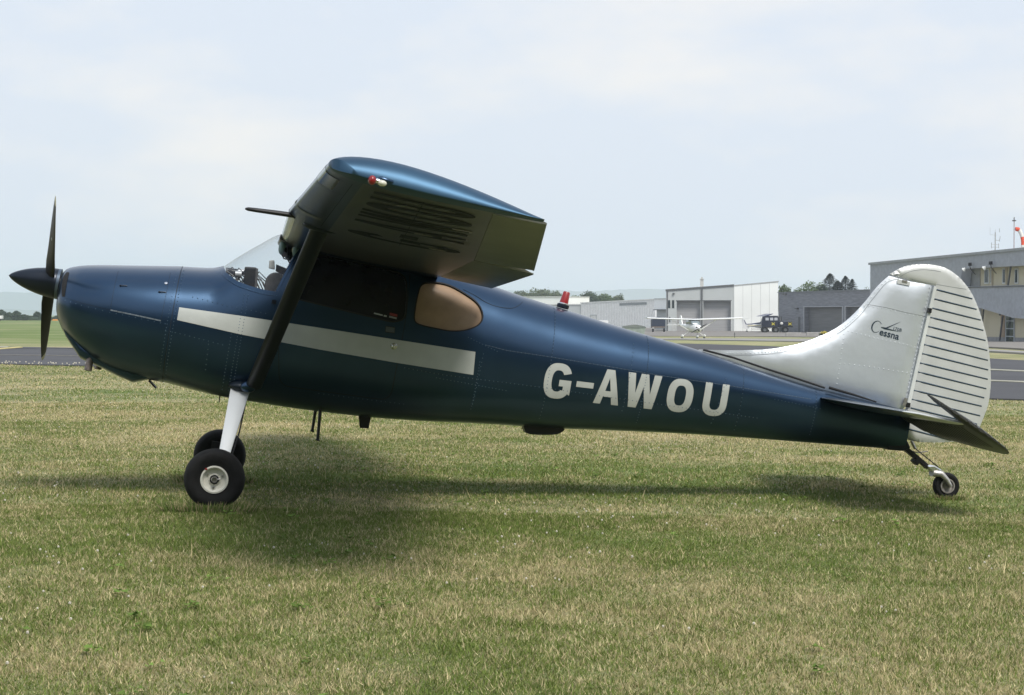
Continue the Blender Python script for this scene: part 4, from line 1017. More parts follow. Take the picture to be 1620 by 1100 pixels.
# ------------------------------------------------------------ undercarriage
def wheel(name, c, r, w, rim_r, parent):
    mb = MB(); rr = w / 2; prof = []
    for i in range(15):
        a = -pi / 2 + pi * i / 14; prof.append((rr * sin(a) * 1.0, r - rr * .55 + rr * .55 * max(cos(a), 0) ** .8))
    prof = [(-rr * .72, rim_r)] + [(-rr * .95, rim_r + (r - rim_r) * .35)] + [(-rr, rim_r + (r - rim_r) * .55)] + [(q[0], q[1]) for q in prof[1:-1] if q[1] > rim_r + (r - rim_r) * .58] + [(rr, rim_r + (r - rim_r) * .55), (rr * .95, rim_r + (r - rim_r) * .35), (rr * .72, rim_r)]
    mb.lathe(prof, c, WAX, 44)
    wt = mb.build(name, RUBBER, parent, 50)
    return wt
WAX = Vector((0, 1, 0))
for side in (-1, 1):
    wc = Vector((-.041, side * 1.17, .224))
    leg_t = [(-.055, .875), (.088, .905)]; mb = MB(); rings = []
    for t in np.linspace(0, 1, 9):
        # flat spring leg sweeping out and down
        y = .42 + (1.06 - .42) * t ** .95; z = .93 + (.235 - .93) * t ** 1.12; xc = .045 + (-.012 - .045) * t; ch = .160 + (.074 - .160) * min(t * 1.1, 1); th_ = .022
        nrm = Vector((0, .74, .67)); ring = [Vector((xc - ch / 2, side * y, z)) - Vector((0, nrm.y * side, nrm.z)) * th_ / 2, Vector((xc + ch / 2, side * y, z)) - Vector((0, nrm.y * side, nrm.z)) * th_ / 2,
                                           Vector((xc + ch / 2, side * y, z)) + Vector((0, nrm.y * side, nrm.z)) * th_ / 2, Vector((xc - ch / 2, side * y, z)) + Vector((0, nrm.y * side, nrm.z)) * th_ / 2]
        rings.append(ring)
    mb.loft(rings); leg = mb.build('undercarriage_leg', SILVER, AC, 25, bevel=.003); leg.data.materials[0] = mat('leg_silver', (.60, .62, .63), rough=.45, metal=.3, var=.05)
    mb = MB(); mb.blob((.04, side * .47, .905), (.100, .085, .045), 14, 8); mb.build('leg_fairing', NAVY, AC, 60)
    mb = MB(); rr_ = rings[7]; cx = sum(rr_, Vector()) / 4
    mb.tube([cx + Vector((-.045, side * .018, .004)), cx + Vector((.0, side * .022, -.004)), cx + Vector((.045, side * .016, .0)), cx + Vector((.05, -side * .02, -.006))], .006, 6); mb.build('brake_hose_clip', BLACK, leg, 60)
    mb = MB(); mb.tube([Vector((.10, side * .50, .87)), Vector((.085, side * .80, .58)), Vector((.052, side * 1.0, .36)), Vector((.05, side * 1.05, .27))], .006, 6); mb.build('brake_line', BLACK, leg, 60)
    mb = MB(); mb.lathe([(-.10, .018), (.12, .018)], wc, WAX, 12); mb.build('axle', STEEL, AC)
    wt = wheel('main_wheel', wc, .226, .20, .092, AC)
    s_ = side
    mb = MB(); prof = [(s_ * .070, .104), (s_ * .088, .103), (s_ * .090, .092), (s_ * .078, .084), (s_ * .056, .078), (s_ * .050, .045), (s_ * .062, .040), (s_ * .066, .022), (s_ * .060, 0)]
    mb.lathe(prof, wc, WAX, 36); mb.lathe([(-s_ * .07, .10), (-s_ * .07, .0)], wc, WAX, 24); rim = mb.build('wheel_rim', mat('rim_cream', (.66, .65, .58), rough=.5, var=.08, vscale=20), wt, 30)
    for k in range(3):
        a = 2 * pi * k / 3 + .55; p = wc + Vector((.062 * cos(a), s_ * .056, .062 * sin(a))); mb = MB(); mb.lathe([(0, .0085), (s_ * .008, .008), (s_ * .009, 0)], p, WAX, 8); mb.build('wheel_bolt', STEEL, wt, 0)
    mb = MB(); mb.lathe([(s_ * .060, .036), (s_ * .070, .034), (s_ * .070, .026), (s_ * .066, .024)], wc, WAX, 20); mb.build('bearing_ring', BLACKP, wt, 40)
    mb = MB(); mb.lathe([(s_ * .062, .022), (s_ * .078, .019), (s_ * .080, .0)], wc, WAX, 16); mb.tube([wc + Vector((.02, s_ * .074, .004)), wc + Vector((.046, s_ * .074, .014))], .004, 6); mb.build('hub_nut', STEEL, wt, 30)
    mb = MB(); mb.box(wc + Vector((-.072, s_ * .091, .070)), (.018, .004, .012), Matrix.Rotation(radians(20), 3, 'Y')); mb.build('creep_mark', REDL, wt, 0)
    mb = MB(); mb.box(wc + Vector((-.02, -s_ * .10, .07)), (.13, .03, .10)); mb.build('brake_caliper', BLACKP, AC, 0)

# tail wheel assembly
TW = [(6.055,1.004)][0]; c = Vector((TW[0], 0, TW[1]))
q = [(5.496,1.329),(5.631,1.268),(5.738,1.209),(5.857,1.14)]
mb = MB(); rings = []
for i, (x, z) in enumerate(q):
    w_ = .022 if i else .03; rings.append([Vector((x, -.035, z - w_)), Vector((x, .035, z - w_)), Vector((x, .035, z + w_)), Vector((x, -.035, z + w_))])
mb.loft(rings); mb.build('tail_spring', BLACKP, AC, 0, bevel=.004)
q = [(5.467,1.395),(5.632,1.328),(5.67,1.274),(5.608,1.238),(5.468,1.226)]
mb = MB(); mb.prism(q, lambda a, b: Vector((a, -.06, b)), lambda a, b: Vector((a, .06, b))); mb.build('spring_fairing', NAVY, AC, 0, bevel=.01)
q = [(5.755,1.173)][0]; mb = MB(); mb.box((q[0], 0, q[1]), (.05, .085, .055), Matrix.Rotation(radians(35), 3, 'Y')); mb.build('spring_clamp', BLACKP, AC, 0)
q = [(5.845,1.144),(5.906,1.159),(5.979,1.132),(5.976,1.115),(5.898,1.103)]
mb = MB(); mb.prism(q, lambda a, b: Vector((a, -.045, b)), lambda a, b: Vector((a, .045, b))); mb.build('tailwheel_bracket', CHROME, AC, 0, bevel=.008)
q = [(5.9,1.092),(5.978,1.104),(6.031,1.058),(6.075,1.005)]
for sg in (-1, 1):
    mb = MB(); mb.tube([(q[0][0] + .02, sg * .03, q[0][1]), (q[1][0], sg * .055, q[1][1] - .005), (q[2][0], sg * .062, q[2][1]), (q[3][0], sg * .062, q[3][1])], [.032, .028, .020, .016], 10); mb.build('tailwheel_fork', mat('cast_alloy', (.42, .41, .39), rough=.45, metal=.7, var=.3, vscale=25), AC, 60)
wt = wheel('tail_wheel', c, .114, .085, .062, AC)
mb = MB(); mb.lathe([(-.040, .064), (-.046, .062), (-.046, .052), (-.030, .048), (-.026, .030), (-.034, .028), (-.034, .0)], c, WAX, 28); mb.lathe([(.040, .064), (.046, .050), (.030, .0)], c, WAX, 28)
mb.build('wheel_rim', mat('worn_rim', (.30, .28, .26), rough=.55, metal=.5, var=.3, vscale=30), wt, 30)
mb = MB(); mb.lathe([(-.075, .010), (.075, .010)], c, WAX, 10); mb.build('axle', STEEL, wt)
q = [(5.672,1.334),(5.717,1.275),(5.817,1.22),(5.943,1.152)]; q2 = [(5.596,1.364),(5.545,1.367),(5.663,1.304),(5.816,1.269)]
mb = MB(); mb.tube([(q[0][0], -.04, q[0][1]), (q[1][0], -.04, q[1][1])], .013, 8); mb.build('steering_spring', STEEL, AC)
mb = MB(); mb.tube([(x, -.042, z) for x, z in q[1:]], .005, 6); mb.build('steering_cable', BLACKP, AC)
mb = MB(); mb.tube([(x, -.02, z) for x, z in [(5.668,1.252),(5.749,1.243),(5.836,1.268)]], .005, 6); mb.build('steering_horn', BLACKP, AC)
mb = MB(); mb.tube([(x, -.05, z) for x, z in [(5.517,1.363),(5.568,1.327),(5.621,1.287)]], .007, 6); mb.build('tie_down_ring', STEEL, AC)

# things under and on the fuselage
beac = [(2.542,1.996)][0]
q = [(2.527,1.925),(2.542,2.062)]
up_ = (Vector((q[1][0], 0, q[1][1])) - Vector((q[0][0], 0, q[0][1]))).normalized()
b0 = Vector((q[0][0] + .005, 0, sec(q[0][0])[0] + .006)); mb = MB(); mb.lathe([(0, .050), (.015, .052), (.03, .050), (.034, .036)], b0, up_, 24); bea = mb.build('beacon_base', NAVY, AC, 40)
mb = MB(); mb.lathe([(.028, .038), (.036, .040), (.042, .038)], b0, up_, 24); mb.build('beacon_collar', CHROME, bea, 40)
mb = MB(); mb.lathe([(.042, .037), (.132, .029), (.139, .024), (.140, 0)], b0, up_, 24); mb.build('beacon_lens', REDL, bea, 40)
for q, yy in (([(0.684,0.819),(0.707,0.577)], -.30), ([(0.67,0.783),(0.672,0.615)], .15)):
    mb = MB(); mb.tube([(q[0][0], yy, q[0][1] + .05), (q[1][0], yy, q[1][1])], [.014, .012], 8); mb.box((q[1][0], yy, q[1][1]), (.03, .06, .012)); mb.build('entry_step', BLACKP, AC, 30)
q = [(1.008,0.814),(1.111,0.815),(1.106,0.72),(1.035,0.714)]
mb = MB(); mb.prism(q, lambda a, b: Vector((a, -.115, b)), lambda a, b: Vector((a, -.085, b))); mb.build('blade_antenna', BLACKP, AC, 0, bevel=.004)
q = smoothcurve([(2.344,0.948),(2.669,0.979),(2.656,0.929),(2.575,0.903),(2.429,0.883),(2.375,0.89)], 3)
mb = MB(); mb.prism(q, lambda a, b: Vector((a, -.16, b)), lambda a, b: Vector((a, -.02, b))); mb.build('belly_antenna', BLACKP, AC, 0, bevel=.004)
q = [(-0.112,0.793),(-0.109,0.743)]
mb = MB(); mb.tube([(q[0][0], -.2, q[0][1] + .03), (q[1][0], -.2, q[1][1])], [.008, .004], 6); mb.build('drain_tube', BLACKP, AC)
q = [(0.164,1.622),(0.197,1.603),(0.178,1.595)]; mb = MB(); mb.box((q[0][0] + .02, -.575, q[0][1] - .02), (.035, .02, .03)); mb.build('door_hinge', NAVY, AC, 0)

# ------------------------------------------------------------ cabin interior seen through the windscreen
mb = MB(); mb.box((-.20, 0, 1.48), (.05, .82, .32), Matrix.Rotation(radians(-8), 3, 'Y')); mb.build('instrument_panel', INTER, AC, 0, bevel=.01)
mb = MB(); mb.box((-.25, 0, 1.655), (.20, .70, .022)); mb.build('glareshield', INTER, AC, 0, bevel=.008)
mb = MB(); mb.box((.6, 0, .985), (1.9, .80, .03)); mb.build('cabin_floor', INTER, AC, 0)
mb = MB(); mb.box((1.25, 0, 1.44), (.04, .84, .84)); mb.build('cabin_rear_curtain', INTER, AC, 0)
q = [(-0.009,1.774)][0]
mb = MB(); mb.box((q[0] - .02, -.25, q[1] - .01), (.095, .14, .165), Matrix.Rotation(radians(-6), 3, 'Y')); mb.build('navigation_display', BLACKP, AC, 0, bevel=.012)
mb = MB(); mb.box((q[0] + .03, -.25, q[1] - .015), (.02, .15, .17), Matrix.Rotation(radians(-6), 3, 'Y')); mb.build('display_bezel', INTER2, AC, 0, bevel=.006)
for k, (dx, dy, dz, r) in enumerate(((-.16, -.18, .03, .03), (-.12, -.30, .02, .026), (-.20, -.08, .035, .028), (-.10, -.10, .045, .024))):
    mb = MB(); p = Vector((q[0] + dx, dy, q[1] + dz - .02)); mb.lathe([(-.02, r), (.03, r), (.032, 0)], p, (1, 0, .1), 14); mb.build('gauge', mat('pale_gauge', (.45, .46, .48), rough=.4, metal=.3) if k % 2 else BLACKP, AC, 30)
for k in range(15):
    a = Vector((q[0] - .26 + .018 * k, -.30 + .05 * (k % 4), q[1] - .08 + .01 * (k % 3))); mb = MB(); mb.tube([a, a + Vector((.05, .03, .09 + .01 * (k % 3))), a + Vector((.13, .0, .05)), a + Vector((.19, -.02, -.04))], .005, 6); mb.build('cable', STEEL if k % 3 == 0 else BLACKP, AC, 60)
for k, yy in enumerate((-.23, .23)):
    mb = MB(); mb.tube([(-.18, yy, 1.56), (-.02, yy, 1.57)], .013, 8); hb = [Vector((-.02 + .02 * abs(sin(a)), yy + .13 * sin(a), 1.57 + .075 * cos(a))) for a in np.linspace(-2.2, 2.2, 14)]; mb.tube(hb, .012, 8); mb.build('control_yoke', BLACKP, AC, 60)
q2 = [(0.168,1.78)][0]
for yy in (-.25, .25):
    mb = MB(); rg = []
    for dx, k in ((-.035, .93), (-.02, 1), (.02, 1), (.04, .93)):
        rg.append([Vector((.42 + dx + .16 * (zz) * .9, yy + .215 * k * cc_, 1.44 + .30 * k * zz)) for cc_, zz in [(math.copysign(abs(cos(a)) ** .55, cos(a)), math.copysign(abs(sin(a)) ** .6, sin(a))) for a in np.linspace(0, 2 * pi, 28, endpoint=False)]])
    mb.loft(rg); se = mb.build('seat', INTER2, AC, 40)
    mb = MB(); mb.box((.20, yy, 1.16), (.46, .43, .12)); mb.build('seat_cushion', INTER2, se, 0, bevel=.03)
# near seat back as it shows behind the glass, the folded sun visor, headsets hanging from the roof
mb = MB(); rg = []
cs_ = [(0.166,1.752)][0]
for dy, k in ((-.035, .9), (-.02, 1), (.02, 1), (.035, .9)):
    rg.append([Vector((cs_[0] + .085 * k * cos(a) + .01, -.36 + dy, cs_[1] - .02 + .105 * k * math.copysign(abs(sin(a)) ** .8, sin(a)))) for a in np.linspace(0, 2 * pi, 26, endpoint=False)])
mb.loft(rg); mb.build('headrest', INTER2, AC, 40)
v1 = [(0.099,1.932),(0.139,1.939),(0.156,1.864),(0.104,1.866)]; mb = MB(); mb.prism(v1, lambda a, b: Vector((a, -.05, b)), lambda a, b: Vector((a, .02, b))); free(tag(mb.build('paper_roll', mat('paper', (.5, .5, .48), rough=.8), AC, 0, bevel=.01), 'pale paper roll standing upright behind the windscreen of the blue aircraft', 'paper'))
v1 = [(0.159,1.911),(0.25,1.891),(0.239,1.832),(0.163,1.855)]; mb = MB(); mb.prism(v1, lambda a, b: Vector((a, .04, b)), lambda a, b: Vector((a, .06, b))); free(tag(mb.build('folder', NAVY, AC, 0), 'dark blue folder tilted beside the paper roll in the aircraft cabin', 'folder'))
for k, (px_, yy, m_) in enumerate((([(0.185,2.045)][0], -.15, GREENISH), ([(0.296,2.041)][0], -.25, GREENISH), ([(0.233,2.026)][0], -.05, BLACKP))):
    mb = MB(); c0 = Vector((px_[0], yy, px_[1])); R_ = Matrix.Rotation(radians(14), 3, 'Y')
    mb.blob(c0, (.032, .045, .060), 14, 9); hs = mb.build('headset', m_, AC, 60); tag(hs, ['green headset hanging in the windscreen of the blue aircraft, foremost of three', 'green headset hanging nearest the strut inside the blue aircraft', 'black headset hanging between two green ones in the blue aircraft cabin'][k], 'headset', 'headsets hanging in the cabin'); free(hs)
    mb = MB(); mb.blob(c0 + Vector((.022, 0, -.03)), (.018, .04, .045), 12, 8); mb.build('ear_cushion', BLACK, hs, 60)
    mb = MB(); mb.tube([c0 + Vector((0, 0, .05)), c0 + Vector((.02, 0, .10)), c0 + Vector((.05, 0, .16))], .008, 8); mb.tube([c0 + Vector((0, 0, -.05)), c0 + Vector((.025, .0, -.085)), c0 + Vector((.07, 0, -.085))], .006, 6); mb.build('headband', BLACKP, hs, 60)
mb = MB(); q3 = [(0.15,2.139),(0.295,2.097),(0.281,2.059),(0.147,2.097)]
mb.prism(q3, lambda a, b: Vector((a, -.45, b)), lambda a, b: Vector((a, .45, b))); mb.build('roof_spar_cover', BLACKP, AC, 0, bevel=.01)
mb = MB(); rg = []
for y in np.linspace(-.5, .5, 3): rg.append([Vector((.30, y, 2.06)), Vector((1.25, y, 2.03)), Vector((1.25, y, 2.06)), Vector((.30, y, 2.09))])
mb.loft(rg); mb.build('headliner', INTER, AC, 0)

# ============================================================ things in the distance
def bear(px, D): return (px - 810) / 2940.0 * D
def world_prism(mb, quad, z0, z1):
    """box standing on an arbitrary quadrilateral footprint"""
    mb.prism(quad, lambda a, b: Vector((a, b, z0)), lambda a, b: Vector((a, b, z1)))
CLAD = mat('white_cladding', (.86, .87, .87), rough=.55, var=.04, vscale=.3, stretch=(1, 1, .1))
CLAD2 = mat('pale_cladding', (.80, .82, .80), rough=.6, var=.05, vscale=.15)
GREYW = mat('grey_render', (.43, .455, .455), rough=.8, var=.08, vscale=.25)
GREYD = mat('dark_trim', (.10, .105, .11), rough=.6)
ROLL = mat('roller_door_grey', (.34, .34, .345), rough=.7, var=.12, vscale=1.2, stretch=(.15, .15, 9))
REC = mat('recess_dark', (.05, .05, .052), rough=.8)
BRICK = mat('grey_brick', (.225, .23, .25), rough=.85, var=.22, vscale=1.6, stretch=(.4, .4, 5))
CORR = mat('grey_corrugated', (.54, .56, .61), rough=.5, metal=.2, var=.05, vscale=.3)
CREAMW = mat('cream_wall', (.55, .50, .37), rough=.8, var=.05, vscale=.4)
WINF = mat('window_frame_white', (.65, .67, .66), rough=.5)
WING = mat('window_dark_glass', (.035, .045, .05), rough=.12, var=.3, vscale=.6)
CONC = mat('concrete', (.26, .25, .24), rough=.9, var=.12, vscale=2)

class Facade:
    """upright wall plane between two ground points; u metres along, w metres out towards the viewer, z up"""
    def __init__(s, x0, y0, x1, y1, zg):
        s.o = Vector((x0, y0, 0)); d = Vector((x1 - x0, y1 - y0, 0)); s.L = d.length; s.d = d / s.L; s.n = Vector((s.d.y, -s.d.x, 0)); s.zg = zg
    def p(s, u, w, z): q = s.o + s.d * u + s.n * w; return Vector((q.x, q.y, s.zg + z))
    def block(s, mb, u0, u1, z0, z1, w0, w1, z0b=None, z1b=None):
        """box from u0..u1; z1b lets the top slope, z0b the bottom"""
        z0b = z0 if z0b is None else z0b; z1b = z1 if z1b is None else z1b
        v = [s.p(u0, w0, z0), s.p(u1, w0, z0b), s.p(u1, w1, z0b), s.p(u0, w1, z0), s.p(u0, w0, z1), s.p(u1, w0, z1b), s.p(u1, w1, z1b), s.p(u0, w1, z1)]
        return mb.add(v, [(0, 1, 2, 3), (4, 7, 6, 5), (0, 4, 5, 1), (1, 5, 6, 2), (2, 6, 7, 3), (3, 7, 4, 0)])
    def ribs(s, mb, u0, u1, zf0, zf1, pitch, w0, dep):
        n = int((u1 - u0) / pitch)
        for i in range(n + 1):
            u = u0 + (u1 - u0) * i / n; s.block(mb, u - pitch * .22, u + pitch * .22, zf0(u), zf1(u), w0, w0 + dep)

def root(name, loc, label, cat, group=None):
    o = empty(name, loc); tag(o, label, cat, group); return o
def reparent(o, r):
    o.parent = r; o.matrix_parent_inverse = Matrix.Translation(-Vector(r.location)); return o
def part(mb, name, m, r, smooth=0, bevel=0):
    return reparent(mb.build(name, m, None, smooth, bevel), r)

# --- tall hangar
zg = -1.44
F = Facade(bear(1053.7, 317), 317, bear(1231, 315.1), 315.1, zg)
b1 = root('tall_hangar', F.p(F.L / 2, -10, 0), 'tall grey hangar with two roller doors and a white clad end, behind the white aeroplane', 'hangar')
U = lambda px: (lambda t: t)( (px - 1053.7) / (1231 - 1053.7) * F.L * (1 + .0) )
u2 = U(1161.5); h0 = 6.92; h1 = 7.77; h2 = 8.45
d0, d1, d2, d3 = U(1070.5), U(1108), U(1113), U(1156.5)
hd = 5.25; uu = [(d0 - .0, d1), (d2, d3)]
mb = MB(); F.block(mb, 0, uu[0][0], 0, h0, -18, 0, None, h0 + .83 * uu[0][0] / u2); F.block(mb, uu[0][1], uu[1][0], 0, 7.35, -18, 0); F.block(mb, uu[1][1], u2, 0, 7.70, -18, 0, None, h1)
F.block(mb, uu[0][0], uu[0][1], hd, h0 + .83 * uu[0][0] / u2, -18, 0, None, h0 + .83 * uu[0][1] / u2); F.block(mb, uu[1][0], uu[1][1], hd + .1, h0 + .83 * uu[1][0] / u2, -18, 0, None, h0 + .83 * uu[1][1] / u2)
part(mb, 'wall', GREYW, b1)
mb = MB(); F.block(mb, u2 + .003, F.L, 0, h1 + .0, -18, .04, None, h2); w = part(mb, 'white_end_wall', CLAD2, b1)
for k in range(1, 5):
    mb = MB(); u = u2 + (F.L - u2) * k / 5; F.block(mb, u - .025, u + .025, 0, h1 + (h2 - h1) * k / 5 - .1, .04, .052); part(mb, 'cladding_joint', mat('joint_grey', (.46, .47, .46)), b1)
mb = MB(); F.block(mb, -.1, u2, h0, h0 + .28, -18, .15, h1, h1 + .28); part(mb, 'roof_edge', GREYD, b1)
mb = MB(); F.block(mb, u2, F.L + .1, h1 + .003, h1 + .16, -18, .12, h2, h2 + .16); part(mb, 'end_coping', mat('coping_grey', (.40, .41, .41)), b1)
for (a, b) in uu:
    mb = MB(); F.block(mb, a, b, 0, hd + .1, -1.1, -.95); dd = part(mb, 'roller_door', ROLL, b1)
    mb = MB()
    for k in range(18): F.block(mb, a + .05, b - .05, .12 + k * .30, .14 + k * .30, -.95, -.93)
    o = part(mb, 'door_slats', mat('slat_grey', (.28, .28, .285)), b1); tag(o, kind='stuff')  # thin grey lines across the roller door
    mb = MB(); F.block(mb, a - .12, b + .12, hd - .02, hd + .10, 0, .05); part(mb, 'door_lintel', GREYD, b1)
    mb = MB(); F.block(mb, b, b + .16, 0, hd, .0, .05); part(mb, 'door_post', mat('pale_post', (.48, .50, .49)), b1)
mb = MB(); F.block(mb, (d1 + d2) / 2 - .14, (d1 + d2) / 2 + .14, 0, 7.4, .003, .2); part(mb, 'downpipe', GREYD, b1)
mb = MB(); F.block(mb, .12, .32, 0, 6.9, .003, .12); part(mb, 'corner_pipe', GREYD, b1)
mb = MB(); F.block(mb, (d1 + d2) / 2 - .28, (d1 + d2) / 2 + .28, 7.5, 8.9, -1.0, -.5); F.block(mb, (d1 + d2) / 2 - .4, (d1 + d2) / 2 + .4, 8.9, 9.0, -1.1, -.4); F.block(mb, (d1 + d2) / 2 - .15, (d1 + d2) / 2 + .15, 9.0, 9.3, -.9, -.6); part(mb, 'chimney', mat('chimney_pale', (.5, .5, .48)), b1)
for px in (1058.6, 1065.0):
    mb = MB(); u = U(px); F.block(mb, u - .22, u + .22, 4.0, 5.35, .003, .04); part(mb, 'window', WING, b1)
    mb = MB(); F.block(mb, u - .26, u - .22, 3.95, 5.4, .003, .06); F.block(mb, u + .22, u + .26, 3.95, 5.4, .003, .06); part(mb, 'window_frame', WINF, b1)
mb = MB(); F.block(mb, U(1059.5) - .12, U(1059.5) + .12, 1.6, 2.5, .003, .05); part(mb, 'meter_box', GREYD, b1)
mb = MB(); F.block(mb, U(1066) - .35, U(1066) + .35, 0, 2.4, .003, .04); part(mb, 'side_door', mat('door_pale', (.42, .43, .42)), b1)
mb = MB(); F.block(mb, U(1066.5) - .25, U(1066.5) + .1, 6.4, 6.6, .003, .3); part(mb, 'wall_lamp', GREYD, b1)

# --- low white corrugated hangar
zl = -1.44
F = Facade(bear(919, 408), 408, bear(1037.5, 392), 392, zl)
b2 = root('white_hangar', F.p(F.L / 2, -6, 0), 'long low white corrugated hangar behind the red beacon of the blue aircraft', 'hangar')
hL, hR = 5.35, 6.05
mb = MB(); F.block(mb, 0, F.L, 0, hL, -14, 0, None, hR); part(mb, 'wall', CLAD, b2)
mb = MB(); n = 46
for i in range(n):
    u = F.L * (i + .5) / n; F.block(mb, u - .10, u + .10, 0.1, hL + (hR - hL) * u / F.L - .12, .003, .12)
o = part(mb, 'wall_rib', mat('rib_grey', (.64, .65, .65), rough=.5), b2); tag(o, kind='stuff')
mb = MB(); F.block(mb, -.1, F.L, hL, hL + .22, -14, .15, hR, hR + .22); part(mb, 'roof_edge', mat('roof_white', (.66, .67, .66)), b2)
mb = MB(); a, b = F.L * .53, F.L * .885; F.block(mb, a, b, 4.85, 5.35, .003, .14, 5.05, 5.55); part(mb, 'high_window_band', mat('band_glass', (.22, .24, .25), rough=.3), b2)
mb = MB(); a, b = F.L * .145, F.L * .22; F.block(mb, a, b, 0, 2.7, .003, .14); part(mb, 'door', mat('door_white', (.58, .58, .56)), b2)
mb = MB(); F.block(mb, F.L * .135, F.L * .145, 0, 2.9, .003, .16); F.block(mb, F.L * .22, F.L * .23, 0, 2.9, .003, .16); F.block(mb, F.L * .145, F.L * .22, 2.7, 2.9, .003, .16); part(mb, 'door_frame', GREYW, b2)
# grey front return with its doorway
F2 = Facade(bear(860, 412), 412, bear(918.7, 408), 408, zl)
mb = MB(); F2.block(mb, 0, F2.L * .55, 0, 5.0, -12, -.02); F2.block(mb, F2.L * .55, F2.L * .8, 3.4, 5.0, -12, -.02); F2.block(mb, F2.L * .8, F2.L, 0, 5.0, -12, -.02); part(mb, 'front_wall', GREYW, b2)
mb = MB(); F2.block(mb, F2.L * .55, F2.L * .8, 0, 3.4, -.6, -.4); part(mb, 'front_door', mat('door_light', (.50, .51, .50)), b2)
mb = MB(); F2.block(mb, -.1, F2.L, 5.0, 5.25, -12, .1); part(mb, 'front_roof_edge', mat('roof_edge_pale', (.55, .56, .55)), b2)

# link building between the hangars
F = Facade(bear(1035.0, 356), 356, bear(1054.5, 352), 352, zl)
bl_ = root('link_building', F.p(1, -2, 0), 'narrow pale link building squeezed between the white hangar and tall hangar', 'building')
mb = MB(); F.block(mb, 0, F.L, 3.9, 5.85, -6, 0); part(mb, 'upper_wall', CLAD, bl_)
mb = MB(); F.block(mb, 0, F.L, 0, 3.9, -6, -.5); part(mb, 'lower_wall', GREYW, bl_)
mb = MB(); F.block(mb, 0, F.L, 3.75, 3.897, -.49, .25); part(mb, 'canopy', GREYD, bl_)
mb = MB(); F.block(mb, 0, F.L, 5.85, 5.98, -6, .1); part(mb, 'roof_edge', mat('coping_grey', (.40, .41, .41)), bl_)

# rear white building
F = Facade(bear(812, 486), 486, bear(889, 478), 478, zl)
b3 = root('rear_building', F.p(F.L / 2, -5, 0), 'plain white flat roofed building showing over the aft fuselage, furthest back', 'building')
mb = MB(); F.block(mb, 0, F.L, 0, 7.40, -14, 0); part(mb, 'wall', CLAD, b3)
mb = MB(); F.block(mb, -.1, F.L + .1, 7.40, 7.62, -14, .15); part(mb, 'roof_edge', mat('roof_edge_pale', (.55, .56, .55)), b3)

# --- grey brick garage
F = Facade(bear(1231.5, 303), 303, bear(1420, 262), 262, -1.43)
b4 = root('brick_garage', F.p(F.L / 2, -6, 0), 'dark grey brick garage with wide roller doors, behind the silver fin', 'garage')
hL, hR = 6.42, 6.42
def UB(px):   # distance along the wall for a bearing
    t = (px - 810) / 2940.0; return ((t * F.o.y - F.o.x) / (F.d.x - t * F.d.y))
dA, dB, dC, dD = UB(1273), UB(1333), UB(1338.5), UB(1398)
hh = 4.05
mb = MB(); F.block(mb, 0, dA, 0, hL, -12, 0); F.block(mb, dA, dB, hh, hL, -12, 0); F.block(mb, dB, dC, 0, hL, -12, 0); F.block(mb, dC, dD, hh, hL, -12, 0); F.block(mb, dD, F.L, 0, hL, -12, 0); part(mb, 'brick_wall', BRICK, b4)
mb = MB(); F.block(mb, -.1, F.L, hL, hL + .14, -12, .15); part(mb, 'roof_edge', mat('coping_dark', (.20, .21, .22)), b4)
for a, b in ((dA, dB), (dC, dD)):
    mb = MB(); F.block(mb, a, b, 0, hh, -.9, -.7); part(mb, 'roller_door', mat('roller_dark', (.155, .155, .155), rough=.6, var=.2, vscale=1.5, stretch=(.15, .15, 9)), b4)
    mb = MB(); F.block(mb, a - .28, a, 0, hh + .12, .003, .12); F.block(mb, b, b + .28, 0, hh + .12, .003, .12); F.block(mb, a, b, hh, hh + .12, .003, .12); part(mb, 'door_surround', mat('surround_grey', (.38, .39, .41), rough=.6), b4)
u = UB(1264.5); mb = MB(); F.block(mb, u - .42, u + .42, 0, 2.55, -.25, .02); part(mb, 'side_door', GREYD, b4)
u = UB(1235); mb = MB(); F.block(mb, u - .4, u + .4, 0, 2.55, .003, .03); part(mb, 'side_door', GREYD, b4)
for px, z in ((1262.5, 3.85), (1243.5, 6.2)):
    u = UB(px); mb = MB(); F.block(mb, u - .25, u + .25, z - .1, z + .1, .0, .5); part(mb, 'wall_lamp', GREYD, b4)

# --- terminal building with corrugated upper storey
F = Facade(bear(1391, 168), 168, bear(1680, 137), 137, -.92)
tb = root('terminal_building', F.p(F.L / 2, -6, 0), 'grey corrugated two storey terminal with cream ground floor behind the rudder', 'building')
def Zt(px, py):   # height above its ground on the wall plane for a bearing and an elevation
    u = UB(px); D = (F.o + F.d * u).y; return 1.45 + (498 - py) / 2940.0 * D - F.zg
def TP(px, py): return (UB(px), Zt(px, py))
TOPL, TOPR = TP(1391, 419.5), TP(1680, 392)
lowline = [TP(1391, 466), TP(1500, 470), TP(1546, 481.5), TP(1585, 493), TP(1619, 503), TP(1680, 508)]
wi = [TP(1538, 425.5), TP(1680, 418), TP(1680, 450), TP(1534, 454)]
def wallpoly(name, loops, w0, w1, m, r=tb):
    V, Fs = cdt(loops, 5, False); n = len(V); mb = MB()
    vs = [F.p(a, w1, b) for a, b in V] + [F.p(a, w0, b) for a, b in V]; fs = [tuple(f) for f in Fs] + [tuple(n + i for i in f[::-1]) for f in Fs]
    es = set((f[i], f[(i + 1) % 3]) for f in Fs for i in range(3)); fs += [(j, i, n + i, n + j) for (i, j) in es if (j, i) not in es]
    mb.add(vs, fs); return part(mb, name, m, r)
band_ = [(0, lowline[0][1]), *lowline[1:], TOPR, TOPL]
wallpoly('corrugated_upper_wall', [band_, wi], 0, .9, CORR)
mb = MB(); n = 0
import bisect
